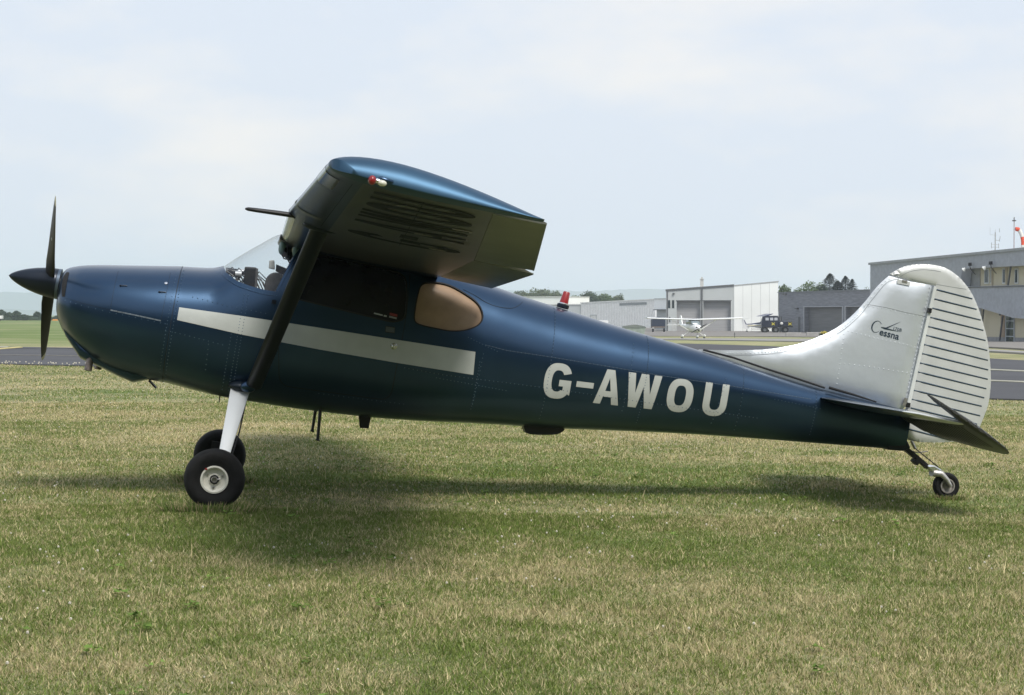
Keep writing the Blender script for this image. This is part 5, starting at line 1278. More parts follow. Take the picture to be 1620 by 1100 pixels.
def low_at(u):
    for (a, b), (c, d) in zip(lowline, lowline[1:]):
        if a <= u <= c: return b + (d - b) * (u - a) / (c - a)
    return lowline[-1][1]
u = .15
while u < F.L - .1:
    zt_ = TOPL[1] + (TOPR[1] - TOPL[1]) * u / F.L - .05; zb_ = low_at(u) + .02
    if u > wi[0][0] - .05:
        t = (u - wi[0][0]) / (wi[1][0] - wi[0][0]); zu = wi[0][1] + (wi[1][1] - wi[0][1]) * t; t2 = (u - wi[3][0]) / (wi[2][0] - wi[3][0]); zd = wi[3][1] + (wi[2][1] - wi[3][1]) * t2
        F.block(mb, u - .035, u + .035, zu + .03, zt_, .903, .94); F.block(mb, u - .035, u + .035, zb_, zd - .03, .903, .94)
    else: F.block(mb, u - .035, u + .035, zb_, zt_, .903, .94)
    u += .17
o = part(mb, 'corrugation_rib', mat('rib_blue_grey', (.45, .47, .51), rough=.5), tb); tag(o, kind='stuff')
mb = MB(); F.block(mb, -.1, F.L, TOPL[1], TOPL[1] + .20, -10, 1.05, TOPR[1], TOPR[1] + .20); part(mb, 'roof_edge', mat('roof_trim', (.30, .31, .33), rough=.5), tb)
mb = MB(); F.block(mb, -.0, F.L, .6, TOPL[1] - .003, -10, -.1, .6, TOPR[1] - .003); part(mb, 'cream_wall', CREAMW, tb)
mb = MB(); F.block(mb, -.0, F.L, 0, .597, -10, -.07); part(mb, 'plinth', mat('plinth_grey', (.26, .26, .265), rough=.8), tb)
mb = MB(); F.block(mb, UB(1500), UB(1551), .6, 4.2, -.097, -.05); part(mb, 'grey_wall_panel', mat('panel_grey', (.33, .34, .37), rough=.7), tb)
mb = MB(); F.block(mb, UB(1530), UB(1549), wi[3][1] - .0, wi[0][1], -.097, -.04); part(mb, 'grey_recess_panel', mat('panel_grey2', (.30, .305, .30), rough=.7), tb)
mb = MB(); F.block(mb, wi[0][0] - .3, F.L, wi[3][1] - .1, wi[3][1] - .02, -.09, 1.0, wi[2][1] - .1, wi[2][1] - .02); part(mb, 'ledge', GREYD, tb)
def twin(px0, px1, py0, py1, nm='window', fr=.09):
    u0, u1 = UB(px0), UB(px1); z1, z0 = Zt((px0 + px1) / 2, py0), Zt((px0 + px1) / 2, py1)
    mb = MB(); F.block(mb, u0, u1, z0, z1, -.095, -.03); f_ = part(mb, nm, WINF, tb)
    mb = MB(); F.block(mb, u0 + fr, u1 - fr, z0 + fr, z1 - fr, -.03, -.015); g = mb.build('pane', WING); reparent(g, f_); g.matrix_parent_inverse = Matrix.Translation(-Vector(tb.location)); g.parent = f_; return f_
for a, b in ((1556, 1563), (1565.5, 1568.5), (1584.5, 1590), (1604, 1609.5), (1624, 1630)): twin(a, b, 425, 449)
for a in (1566, 1588.5):
    mb = MB(); F.block(mb, UB(a + 2) - .12, UB(a + 2) + .12, wi[3][1], wi[0][1] + .05, -.09, -.02); part(mb, 'pilaster', mat('pale_pilaster', (.46, .40, .29), rough=.8), tb)
# raking steel posts and downpipes
for (a, b, c_, d_) in ((1604.2, 422, 1600, 452), (1562, 484, 1558.5, 520), (1592, 500, 1587, 539)):
    p0 = F.p(UB(a), .3, Zt(a, b)); p1 = F.p(UB(c_), .3, Zt(c_, d_)); mb = MB(); mb.tube([p0, p1], .075, 8); part(mb, 'raking_post', GREYD, tb, 40)
mb = MB(); F.block(mb, UB(1589.5), UB(1604), 0.02, Zt(1597, 496), -.069, -.045); dr_ = part(mb, 'glass_door', mat('door_frame_grey', (.36, .39, .42), rough=.5), tb)
for k in range(4):
    z0 = .12 + k * .60; mb = MB(); F.block(mb, UB(1591), UB(1602.6), z0, z0 + .52, -.045, -.035); g = mb.build('pane', WING); g.matrix_parent_inverse = Matrix.Translation(-Vector(tb.location)); g.parent = dr_
mb = MB(); F.block(mb, UB(1582), UB(1588.5), .603, 3.6, -.097, -.06); part(mb, 'brown_pier', mat('brown_pier', (.33, .25, .18), rough=.8), tb)
mb = MB(); F.block(mb, UB(1580.4), UB(1581.4), 2.3, 2.6, -.097, .0); part(mb, 'wall_light', GREYD, tb)
mb = MB(); F.block(mb, UB(1533.5), UB(1545.3), Zt(1539, 457.4), Zt(1539, 455.8), .945, 1.0); part(mb, 'blue_lamp_bar', mat('vivid_blue', (.03, .03, .62), rough=.5), tb)  # bar taken for a blue lamp, its light put into the colour
# floodlights: lamp on an arm
for (px, py, a, b) in ((1556.5, 418.5, 1552.8, 425.8), (1589.8, 416.5, 1585.6, 423.5)):
    c0 = F.p(UB(px), 1.25, Zt(px, py)); c1 = F.p(UB(a), 1.5, Zt(a, b))
    r_ = root('floodlight', c0, 'black and silver floodlight on the terminal wall above the %s' % ('dark recess window nearest the rudder' if px < 1570 else 'second window from the rudder'), 'floodlight', 'floodlights on the terminal')
    mb = MB(); mb.box(c0, (.26, .22, .26)); part(mb, 'ballast_box', BLACKP, r_, 0, .02)
    mb = MB(); mb.tube([c0 + Vector((0, 0, -.1)), c0 + Vector((.05, 0, -.35)), c0 + Vector((.30, .1, -.62)), c0 + Vector((.55, .4, -.80))], .03, 6); part(mb, 'arm', BLACKP, r_, 60)
    mb = MB(); d = (c1 - c0).normalized(); mb.lathe([(0, .05), (.08, .10), (.22, .19), (.23, 0)], c1 - d * .1, d, 14); part(mb, 'reflector', WINF, r_, 40)
# radio mast on the roof
c0 = F.p(UB(1552.3), -1.2, Zt(1552, 403) + .05); am = root('antenna_mast', c0, 'thin grey radio mast with aerials on the terminal roof', 'antenna')
def am_t(pts, r, nm): mb = MB(); mb.tube([c0 + Vector(p) for p in pts], r, 6); part(mb, nm, mat('galvanised', (.36, .37, .37), rough=.5, metal=.4), am, 60)
am_t([(0, 0, -.2), (0, 0, 1.75)], .045, 'mast'); 
for z in (.55, .75, 1.1): am_t([(-.30 if z < 1 else 0, 0, z), (.32, 0, z)], .018, 'cross_arm')
am_t([(-.42, 0, 1.55), (0, 0, 1.52)], .012, 'cross_arm'); am_t([(-.42, 0, 1.55), (-.42, 0, 2.15)], .010, 'aerial'); am_t([(.33, 0, 1.75), (.33, 0, 2.05)], .02, 'aerial')
am_t([(.32, 0, 1.0), (.40, 0, 1.42)], .022, 'aerial'); am_t([(-.30, 0, .45), (-.30, 0, .92)], .022, 'aerial'); am_t([(.26, 0, .45), (.28, 0, .85)], .022, 'aerial'); am_t([(0, 0, 1.7), (-.0, 0, 1.95)], .015, 'aerial')
am_t([(.02, 0, .0), (.06, 0, .22), (.2, 0, .28), (.30, 0, .16), (.30, 0, -.05)], .03, 'cable_loop')
# beacon pole and windsock
D_ = 150.0; x_ = bear(1603.6, D_); zb_ = 1.45 + (498 - 398) / 2940 * D_ - .6; zt_ = 1.45 + (498 - 343) / 2940 * D_
wp_ = root('beacon_pole', (x_, D_, zb_), 'slim pole with a ringed lamp head on the terminal roof beside the windsock', 'pole')
mb = MB(); mb.tube([(x_, D_, zb_), (x_, D_, zt_ - .35)], [.035, .03], 8); part(mb, 'pole', mat('pole_red_grey', (.30, .20, .20), rough=.5), wp_, 60)
mb = MB(); mb.lathe([(0, .10), (.03, .16), (.07, .17), (.10, .10), (.12, .04), (.30, .04), (.34, .01)], (x_, D_, zt_ - .38), (0, 0, 1), 16); part(mb, 'lamp_head', GREYD, wp_, 40)
ws = root('windsock', (x_, D_, zt_ - 1.2), 'red and white striped windsock drooping beside the beacon pole', 'windsock')
pts = [(0.04, 363), (.17, 362.8), (.32, 364), (.46, 369), (.57, 375), (.62, 381), (.62, 388), (.60, 395), (.60, 401)]
cw = [Vector((x_ + .08 + a, D_, 1.45 + (498 - py) / 2940 * D_ + .0)) for a, py in pts]
rad = [.17, .175, .17, .16, .15, .14, .13, .125, .12]
for k in range(len(cw) - 1):
    mb = MB(); mb.tube([cw[k], (cw[k] + cw[k + 1]) / 2, cw[k + 1]], [rad[k], (rad[k] + rad[k + 1]) / 2, rad[k + 1]], 12); col_ = mat('sock_red', (.70, .10, .05), rough=.7) if k in (0, 1, 4, 5, 7) else mat('sock_white', (.72, .70, .66), rough=.7)
    if k in (4, 5): col_ = mat('sock_red', (.70, .10, .05)) if k == 4 or k == 5 else col_
    part(mb, 'sock_band', col_, ws, 60)
mb = MB(); mb.tube([(x_, D_, cw[0].z), cw[0]], .015, 6); part(mb, 'bracket', GREYD, ws, 60)

# --- small white high wing aeroplane facing the viewer
def rotz(v, a): return Vector((v[0] * cos(a) - v[1] * sin(a), v[0] * sin(a) + v[1] * cos(a), v[2]))
D_ = 206.0; gx_ = bear(1098, D_); gz_ = terr(gx_, D_)
sp_ = empty('small_aeroplane', (gx_, D_, gz_), radians(12)); tag(sp_, 'small white high wing aeroplane facing the camera in front of the tall hangar', 'aeroplane')
def ell(cy, cz, rx, rz, y=None, n=16, e=.8): return [Vector((rx * math.copysign(abs(cos(t)) ** e, cos(t)), cy, cz + rz * math.copysign(abs(sin(t)) ** e, sin(t)))) for t in np.linspace(0, 2 * pi, n, endpoint=False)]
WPL = mat('aeroplane_white', (.72, .73, .73), rough=.35, coat=.3, var=.03)
mb = MB(); mb.loft([ell(-1.75, 1.15, .22, .20), ell(-1.65, 1.15, .40, .34), ell(-1.3, 1.15, .48, .42), ell(-.7, 1.17, .53, .48), ell(0, 1.22, .55, .52), ell(1.2, 1.25, .52, .50), ell(2.2, 1.32, .36, .34), ell(4.4, 1.45, .15, .17), ell(5.2, 1.5, .06, .12)]); mb.build('fuselage', WPL, sp_, 60)
mb = MB(); mb.loft([ell(-.75, 1.62, .45, .05, e=.5), ell(-.45, 1.78, .50, .18, e=.5), ell(-.1, 1.88, .52, .24, e=.5), ell(1.6, 1.86, .45, .22, e=.5), ell(2.0, 1.6, .30, .08, e=.5)]); mb.build('cabin_glazing', mat('cabin_glass', (.20, .24, .26), rough=.12), sp_, 60)
for sg in (-1, 1):
    mb = MB(); mb.loft([[Vector((sg * y, x_, 2.12 + dy * .03 + z_)) for x_, z_ in [(-.50, 0), (-.35, .09), (.1, .10), (.95, .02), (.95, -.02), (.1, -.06), (-.35, -.06)]] for y, dy in ((0, 0), (2.6, 2.6), (5.35, 5.35), (5.5, 6.5))]); mb.build('wing', WPL, sp_, 50)
    mb = MB(); mb.tube([(sg * .52, -.05, .86), (sg * 2.55, .0, 2.10)], .045, 6); mb.build('wing_strut', WPL, sp_, 60)
    mb = MB(); mb.tube([(sg * .4, .25, .85), (sg * 1.25, .30, .30)], [.06, .04], 6); mb.build('undercarriage_leg', WPL, sp_, 60)
    mb = MB(); mb.lathe([(-.07, .10), (-.07, .19), (.07, .19), (.07, .10)], (sg * 1.28, .3, .20), (1, 0, 0), 16); w_ = mb.build('wheel', RUBBER, sp_, 40)
    mb = MB(); mb.blob((sg * 1.28, .25, .30), (.13, .38, .19), 14, 8); mb.build('wheel_fairing', WPL, sp_, 60)
    mb = MB(); mb.blob((sg * .23, -1.72, 1.28), (.12, .05, .075), 12, 8); mb.build('air_inlet', BLACKP, sp_, 60)
    mb = MB(); mb.loft([[Vector((sg * y, 4.5 + a, 1.50 + z_)) for a, z_ in [(0, 0), (.2, .04), (.9, .0), (.2, -.03)]] for y in (0, 1.7)]); mb.build('tailplane', WPL, sp_, 0)
mb = MB(); mb.prism([(4.3, 1.55), (4.75, 2.55), (5.25, 2.6), (5.45, 1.45)], lambda a, b: Vector((-.04, a, b)), lambda a, b: Vector((.04, a, b))); mb.build('tail_fin', WPL, sp_, 0)
mb = MB(); mb.lathe([(-.07, .10), (-.07, .17), (.07, .17), (.07, .10)], (0, -1.15, .18), (1, 0, 0), 16); mb.build('wheel', RUBBER, sp_, 40)
mb = MB(); mb.blob((0, -1.15, .28), (.12, .34, .18), 14, 8); mb.build('wheel_fairing', WPL, sp_, 60)
mb = MB(); mb.tube([(0, -1.15, .3), (0, -1.15, .85)], .045, 6); mb.build('nose_leg', STEEL, sp_, 60)
mb = MB(); mb.lathe([(-.28, .01), (-.2, .09), (-.05, .14), (.0, .14), (.0, 0)], (0, -1.77, 1.18), (0, 1, 0), 18); mb.build('spinner', WPL, sp_, 60)
for s_ in (1, -1):
    mb = MB(); mb.tube([(0, -1.84, 1.18), (s_ * .5, -1.84, 1.18 + s_ * .28), (s_ * .92, -1.84, 1.18 + s_ * .5)], [.05, .06, .025], 6); mb.build('blade', PRB, sp_, 60)
mb = MB(); mb.blob((0, -1.76, .92), (.10, .05, .08), 12, 8); mb.build('landing_light', BLACKP, sp_, 60)

# --- dark blue flatbed truck beside the white end wall
D_ = 292.0; x0_ = bear(1224, D_); gz_ = terr(x0_, D_)
tk = empty('flatbed_truck', (x0_, D_, gz_), radians(-4)); tag(tk, 'dark blue flatbed truck with yellow crosses on its tail board beside the white wall', 'truck')
TB = mat('truck_navy', (.006, .009, .026), rough=.45, coat=.2)
mb = MB(); mb.prism([(-1.9, .9), (-1.95, 1.75), (-1.75, 2.55), (-1.4, 2.70), (.55, 2.70), (.70, 2.45), (.72, .9)], lambda a, b: Vector((a, -1.1, b)), lambda a, b: Vector((a, 1.1, b))); cb = mb.build('crew_cab', TB, tk, 0, bevel=.05)
for x in (-.95, -.25, .42):
    mb = MB(); mb.box((x - .15, -1.115, 2.18), (.50, .02, .42)); mb.build('window', mat('pale_reflection_glass', (.45, .48, .52), rough=.1), cb, 0, bevel=.008)
mb = MB(); mb.box((.65, 0, 1.02), (4.5, 1.9, .22)); mb.build('chassis', BLACKP, tk, 0)
mb = MB(); mb.box((1.75, 0, 1.45), (2.0, 2.15, .62)); bd2 = mb.build('load_bed', TB, tk, 0, bevel=.02)
for x in (-.15 + .0, 2.45):
    for s_ in (1, -1):
        mb = MB(); mb.box((x, -1.135, 1.42), (.62, .02, .10), Matrix.Rotation(radians(40 * s_), 3, 'Y')); mb.build('yellow_cross_bar', mat('chevron_yellow', (.62, .55, .06), rough=.6), bd2, 0)
mb = MB(); mb.blob((1.15, -1.12, 1.5), (.24, .08, .22), 10, 6); mb.build('spot_lamp', mat('lamp_white', (.6, .6, .58)), tk, 60)
mb = MB(); mb.tube([(.95, -.6, 1.7), (.95, -.6, 2.55)], .13, 8); mb.build('exhaust_stack', GREYD, tk, 40)
for x in (-1.45, .25, 1.75):
    for s_ in (-1, 1):
        mb = MB(); mb.lathe([(-.16, .22), (-.16, .50), (.16, .50), (.16, .22)], (x, s_ * .95, .50), (0, 1, 0), 20); wh = mb.build('wheel', RUBBER, tk, 40)
        mb = MB(); mb.lathe([(-.165, .24), (-.14, .1), (-.14, 0)], (x, s_ * .95, .50), (0, 1, 0), 14); mb.build('rim', GREYD, wh, 40)
mb = MB(); mb.box((.25, -1.0, .78), (.35, .05, .18)); mb.build('number_plate', mat('plate_pale', (.55, .55, .52)), tk, 0)
mb = MB(); mb.box((-1.98, 0, .85), (.12, 2.1, .22)); mb.build('bumper', GREYD, tk, 0)

# --- blue and white aeroplane parked behind the truck (seen from its side)
D_ = 300.0; x0_ = bear(1204, D_); gz_ = terr(x0_, D_)
gp = empty('blue_white_aeroplane', (x0_, D_, gz_), 0); tag(gp, 'blue and white high wing aeroplane with yellow stripe, nose hidden behind the truck', 'aeroplane')
def sell(x, cz, ry, rz): return [Vector((x, ry * cos(t), cz + rz * sin(t))) for t in np.linspace(0, 2 * pi, 14, endpoint=False)]
mb = MB(); mb.loft([sell(-2.55, 1.15, .06, .10), sell(-1.5, 1.10, .22, .22), sell(-.2, 1.10, .42, .42), sell(.5, 1.25, .5, .62), sell(1.4, 1.25, .5, .62), sell(2.4, 1.1, .4, .42)]); mb.build('fuselage', WPL, gp, 50)
mb = MB(); mb.loft([sell(-2.5, 1.30, .06, .08), sell(-1.5, 1.34, .20, .10), sell(-.2, 1.50, .36, .16), sell(.4, 1.72, .45, .24), sell(1.4, 1.8, .45, .24)]); mb.build('blue_upper_deck', mat('deck_navy', (.015, .022, .085), rough=.4, coat=.2), gp, 50)
mb = MB(); mb.tube([(-2.2, -.24, 1.14), (-.2, -.46, 1.12), (.6, -.53, 1.12)], .035, 6); mb.build('yellow_stripe', mat('stripe_yellow', (.55, .47, .10)), gp, 60)
mb = MB(); mb.prism([(-2.75, .55), (-2.0, .55), (-1.75, 1.2), (-2.35, 1.32), (-2.75, 2.05), (-3.15, 2.08), (-3.05, 1.2)], lambda a, b: Vector((a, -.05, b)), lambda a, b: Vector((a, .05, b))); mb.build('tail_fin', WPL, gp, 0)
mb = MB(); mb.prism([(-2.35, 1.36), (-2.7, 2.03), (-2.82, 2.03), (-2.5, 1.34)], lambda a, b: Vector((a, -.06, b)), lambda a, b: Vector((a, .06, b))); mb.build('fin_stripe', MATS['deck_navy'], gp, 0)
mb = MB(); mb.tube([(-3.1, 0, 2.1), (-2.0, -1.2, 2.35)], [.04, .02], 5); mb.build('tail_brace', WPL, gp, 60)
mb = MB(); mb.loft([[Vector((x, y, z)) for x, z in [(-.35, 2.58), (.1, 2.72), (1.3, 3.02), (1.45, 3.0), (.9, 2.78), (.1, 2.6)]] for y in (-4.2, 4.2)]); mb.build('wing', MATS['deck_navy'], gp, 0)
for x in (.55, 1.05):
    mb = MB(); mb.tube([(x, -.55, 1.25), (x - .05, -1.6, 2.72)], .05, 6); mb.build('wing_strut', WPL, gp, 60)
mb = MB(); mb.box((.55, -.50, 1.62), (.55, .06, 1.25)); mb.build('open_door', WPL, gp, 0, bevel=.02)
mb = MB(); mb.tube([(-1.6, -.25, .55), (.6, -.5, .55)], .05, 6); mb.build('float_rail', STEEL, gp, 60)
mb = MB(); mb.lathe([(-.1, .1), (-.1, .28), (.1, .28), (.1, .1)], (.9, -.9, .28), (0, 1, 0), 16); mb.build('wheel', RUBBER, gp, 40)
mb = MB(); mb.lathe([(-.05, .05), (-.05, .15), (.05, .15), (.05, .05)], (-2.3, 0, .15), (0, 1, 0), 12); mb.tube([(-2.3, 0, .2), (-2.25, 0, .7)], .04, 6); mb.build('tail_wheel', RUBBER, gp, 40)

# --- covered trailer
D_ = 300.0; x0_ = bear(1041, D_); gz_ = terr(x0_, D_)
tr = empty('covered_trailer', (x0_, D_, gz_), 0); tag(tr, 'two axle trailer with a dark blue tarpaulin cover in front of the tall hangar corner', 'trailer')
mb = MB(); mb.prism([(-1.08, 1.0), (-1.08, 2.1), (-.4, 2.42), (0, 2.50), (.5, 2.42), (1.08, 2.15), (1.08, 1.0)], lambda a, b: Vector((a, -1.4, b)), lambda a, b: Vector((a, 1.4, b))); mb.build('tarpaulin', mat('tarp_navy', (.018, .026, .050), rough=.6, var=.2), tr, 0, bevel=.04)
mb = MB(); mb.box((0, 0, .86), (2.15, 2.9, .26)); mb.build('load_bed', mat('rusty_side', (.14, .115, .10), rough=.8, var=.3, vscale=6), tr, 0)
for s_ in (-1, 1):
    mb = MB(); mb.lathe([(-.11, .1), (-.11, .34), (.11, .34), (.11, .1)], (s_ * .9, -1.0, .34), (1, 0, 0), 16); mb.build('wheel', RUBBER, tr, 40)
    mb = MB(); mb.box((s_ * .9, -1.42, .72), (.28, .25, .12)); mb.build('mudguard', WINF if s_ < 0 else GREYD, tr, 0)
mb = MB(); mb.tube([(-.3, -1.4, .75), (-.9, -2.2, .6)], .05, 6); mb.build('drawbar', GREYD, tr)

# --- grey skip with folding lid
D_ = 236.0; x0_ = bear(1003, D_); gz_ = terr(x0_, D_)
sk = empty('grey_skip', (x0_, D_, gz_), 0); tag(sk, 'grey green steel skip with folded lid on the apron edge, beside the trailer', 'skip')
SKM = mat('skip_grey_green', (.27, .31, .285), rough=.6, var=.15, vscale=2)
mb = MB(); mb.prism([(-1.15, .1), (1.2, .1), (1.45, 1.25), (-1.5, 1.25)], lambda a, b: Vector((a, -.9, b)), lambda a, b: Vector((a, .9, b))); mb.build('body', SKM, sk, 0)
mb = MB(); mb.prism([(-1.5, 1.253), (1.45, 1.253), (1.3, 1.36), (.30, 1.56), (-.1, 1.56), (-1.42, 1.38)], lambda a, b: Vector((a, -.92, b)), lambda a, b: Vector((a, .92, b))); mb.build('lid', mat('lid_grey', (.16, .18, .17), rough=.6), sk, 0)
mb = MB(); mb.box((0, -.93, 1.20), (2.95, .06, .09)); mb.build('rim', mat('lid_grey', (.16, .18, .17)), sk, 0)
for x in (-.8, -.25, .3, .85):
    mb = MB(); mb.box((x, -.93, .55), (.07, .06, 1.0)); mb.build('side_rib', SKM, sk, 0)

# --- white van roof showing over the fuselage
D_ = 262.0; x0_ = bear(954, D_); gz_ = terr(x0_, D_)
vn = empty('white_van', (x0_, D_, gz_), 0); tag(vn, 'white box van whose roof shows above the aft fuselage, before the corrugated hangar', 'van')
mb = MB(); mb.prism([(-2.3, .5), (-2.3, 1.95), (-2.1, 2.05), (.55, 2.05), (.72, 1.95), (.85, .5)], lambda a, b: Vector((a, -.9, b)), lambda a, b: Vector((a, .9, b))); mb.build('body', WPL, vn, 0, bevel=.04)
mb = MB(); mb.box((.75, 0, 1.55), (.08, 1.7, .7)); mb.build('rear_door', GREYD, vn, 0)
for x in (-1.7, .2):
    mb = MB(); mb.lathe([(-.12, .1), (-.12, .33), (.12, .33), (.12, .1)], (x, -.82, .33), (0, 1, 0), 16); mb.build('wheel', RUBBER, vn, 40)

# --- concrete barriers, marker post, yellow flowering shrub
for k, (px, w_, D_) in enumerate(((1255.5, 2.0, 242.), (1288, 2.05, 248.))):
    x0_ = bear(px, D_); gz_ = terr(x0_, D_); mb = MB(); mb.prism([(-.3, 0), (.3, 0), (.22, .45), (.12, .52), (-.12, .52), (-.22, .45)], lambda a, b: Vector((-w_ / 2, a, b)), lambda a, b: Vector((w_ / 2, a, b)))
    o = mb.build('concrete_barrier', CONC, None, 0); o.location = (x0_, D_, gz_); tag(o, ['low concrete barrier in front of the truck, nearer the white wall', 'low concrete barrier before the brick garage door, beside yellow flowers'][k], 'barrier', 'concrete barriers on the apron edge')
D_ = 225.; x0_ = bear(1162.3, D_); mb = MB(); mb.tube([(0, 0, 0), (0, 0, .62)], .05, 8); o = mb.build('marker_post', GREYD, None, 40); o.location = (x0_, D_, terr(x0_, D_)); tag(o, 'short dark marker post at the path edge in front of the white wall', 'post')

def leaves(n, blobs, size, g, jit=.35):
    vs = []; fs = []; tot = sum(b[3] * b[4] * b[5] for b in blobs)
    for cx, cy, cz, rx, ry, rz in blobs:
        k = max(20, int(n * rx * ry * rz / tot))
        for i in range(k):
            v = g.normal(size=3); v /= np.linalg.norm(v); r = g.random() ** .4 * (1 + jit * (g.random() - .5)); p = Vector((cx + v[0] * rx * r, cy + v[1] * ry * r, cz + v[2] * rz * r))
            a = Vector(g.normal(size=3)).normalized(); b = a.orthogonal().normalized(); s = size * (.6 + .8 * g.random()); q = len(vs)
            vs += [p + a * s, p - a * s * .5 + b * s * .7, p - a * s * .5 - b * s * .7]; fs.append((q, q + 1, q + 2))
    return vs, fs
def leafmat(name, col, col2):
    return mat(name, col, rough=.75, col2=col2, vscale=.55, detail=6, spec=.2)
def tree(name, label, px, D, wpx, hz, blobs, m, seed, n=2600, size=.22, trunk_r=.16, group=None, cat='tree', z0=None):
    g = np.random.default_rng(seed); x0 = bear(px, D); z = terr(x0, D) if z0 is None else z0; W_ = wpx / 2940 * D / 2
    r = empty(name, (x0, D, z)); tag(r, label, cat, group)
    bl = [(bx * W_, by * W_, bz * hz, rx * W_, rx * W_ * .9, rz * hz) for bx, by, bz, rx, rz in blobs]
    mb = MB(); vs, fs = leaves(n, bl, size, g); mb.add(vs, fs); mb.build('crown', m, r, 0)
    mb = MB(); mb.tube([(0, 0, 0), (.05 * W_, 0, hz * .35), (0, 0, hz * .75)], [trunk_r, trunk_r * .7, trunk_r * .25], 7)
    for b in bl[:4]: mb.tube([(0, 0, hz * .3), (b[0] * .6, b[1] * .6, b[2] * .85), (b[0], b[1], b[2])], [trunk_r * .5, trunk_r * .3, trunk_r * .1], 5)
    mb.build('trunk', mat('bark', (.07, .055, .04), rough=.9), r, 50); return r
LG = leafmat('leaf_green', (.045, .075, .022), (.095, .135, .045)); LD = leafmat('leaf_dark', (.022, .040, .018), (.050, .075, .030)); LC = leafmat('leaf_conifer', (.010, .020, .010), (.024, .036, .018)); LO = leafmat('leaf_olive', (.050, .070, .030), (.100, .120, .060))
rb = lambda k, n, y0=.45: [(random.uniform(-.75, .75), random.uniform(-.5, .5), random.uniform(y0, .86), random.uniform(.28, .5), random.uniform(.12, .22)) for _ in range(n)]
def H(D, py): return 1.45 + (498 - py) / 2940 * D + 1.44
# behind the rear building and the white hangar
random.seed(3)
for k, (px, D, w_, top, m_, lb) in enumerate(((828, 560, 38, 460.5, LO, 'olive green tree over the rear white building, nearest the wing'), (856, 570, 40, 457.5, LO, 'rounded olive green tree over the rear building, between its neighbours'), (878, 575, 34, 459.5, LO, 'small olive tree over the rear building, nearest the red beacon'),
        (910, 560, 34, 467, LG, 'low green tree over the hangar, just past the red beacon'), (932, 560, 40, 459.8, LD, 'tallest dark green tree behind the white corrugated hangar'), (956, 570, 34, 463.5, LG, 'mid green tree behind the white hangar, beside the tallest'), (975, 575, 24, 467, LO, 'smallest olive tree behind the white hangar, at the row end'))):
    tree('broadleaf_tree', lb, px, D, w_, H(D, top), [(0, 0, .70, .85, .26), (-.45, 0, .62, .5, .22), (.5, 0, .66, .5, .22), (0, 0, .86, .45, .13)] + rb(k, 6), m_, 20 + k, 3200, .26, .2, 'trees behind the white hangar')
for k, (px, D, w_, top, m_, lb) in enumerate(((1240, 345, 30, 450, LG, 'small loose tree against the white hangar end, over the brick garage'), (1262, 350, 30, 455.5, LG, 'low green tree over the brick garage beside the loose one'), (1280, 345, 44, 443, LG, 'broad bright green tree over the brick garage roof'), (1299, 342, 30, 446, LG, 'mid green tree over the garage roof, touching the spruce'))):
    tree('broadleaf_tree', lb, px, D, w_, H(D, top), [(0, 0, .70, .85, .26), (-.45, 0, .62, .5, .22), (.5, 0, .66, .5, .22), (0, 0, .88, .42, .11)] + rb(k, 6), m_, 40 + k, 3400, .17, .2, 'trees behind the brick garage')
def conifer(label, px, D, wpx, top, seed, n=3600):
    g = np.random.default_rng(seed); x0 = bear(px, D); z = terr(x0, D); W_ = wpx / 2940 * D / 2; h = H(D, top)
    r = empty('conifer_tree', (x0, D, z)); tag(r, label, 'tree', 'conifers behind the brick garage'); vs = []; fs = []
    for i in range(int(n * 2.2)):
        t = g.random() ** .8; zz = h * (.25 + .75 * t); lay = .72 + .28 * abs(sin(t * 26 + seed)); R_ = W_ * min(1, (1 - t) * 2.5) ** .8 * lay + .06; a = g.random() * 2 * pi; rr_ = R_ * g.random() ** .5 * (1 + .25 * sin(3 * a + 9 * t)); p = Vector((rr_ * cos(a), rr_ * sin(a), zz - .12 * rr_))
        d = Vector((cos(a), sin(a), -.25 + .3 * g.random())); b = Vector((-sin(a), cos(a), .2 * g.normal())); s = .17 * (.6 + .8 * g.random()); q = len(vs)
        vs += [p + d * s, p - d * s * .6 + b * s * .6, p - d * s * .6 - b * s * .6]; fs.append((q, q + 1, q + 2))
    mb = MB(); mb.add(vs, fs); mb.build('crown', LC, r, 0); mb = MB(); mb.tube([(0, 0, 0), (0, 0, h * .98)], [.22, .03], 7); mb.build('trunk', mat('bark', (.07, .055, .04)), r, 50)
conifer('tallest dark spruce with a pointed tip behind the brick garage', 1312.5, 338, 52, 433, 61, 3600); conifer('stubby dark spruce squeezed between the tallest and the thin pointed one', 1325, 340, 44, 444.5, 62)
conifer('narrow pointed spruce behind the garage, second in height', 1337.2, 338, 38, 437, 63, 2600); conifer('small dark spruce at the end of the conifers, nearest the fin', 1348, 338, 28, 442, 64, 1600)
tree('sparse_tree', 'sparse twiggy treetop over the garage roof beside the silver fin', 1370, 360, 22, H(360, 450), [(0, 0, .8, .5, .15), (-.5, 0, .74, .35, .14), (.6, 0, .76, .3, .10)], LO, 70, 240, .13, .12)
x0_ = bear(1305, 240.); g_ = np.random.default_rng(8); sh = empty('flowering_shrub', (x0_, 240., terr(x0_, 240.))); tag(sh, 'small yellow flowering shrub at the end of the concrete barrier', 'shrub')
vs, fs = leaves(500, [(0, 0, .35, .75, .5, .32)], .10, g_); mb = MB(); mb.add(vs, fs); mb.build('foliage', LD, sh, 0)
vs, fs = leaves(130, [(0, -.3, .5, .65, .4, .22)], .07, g_); mb = MB(); mb.add(vs, fs); mb.build('flowers', mat('flower_yellow', (.62, .50, .06)), sh, 0)

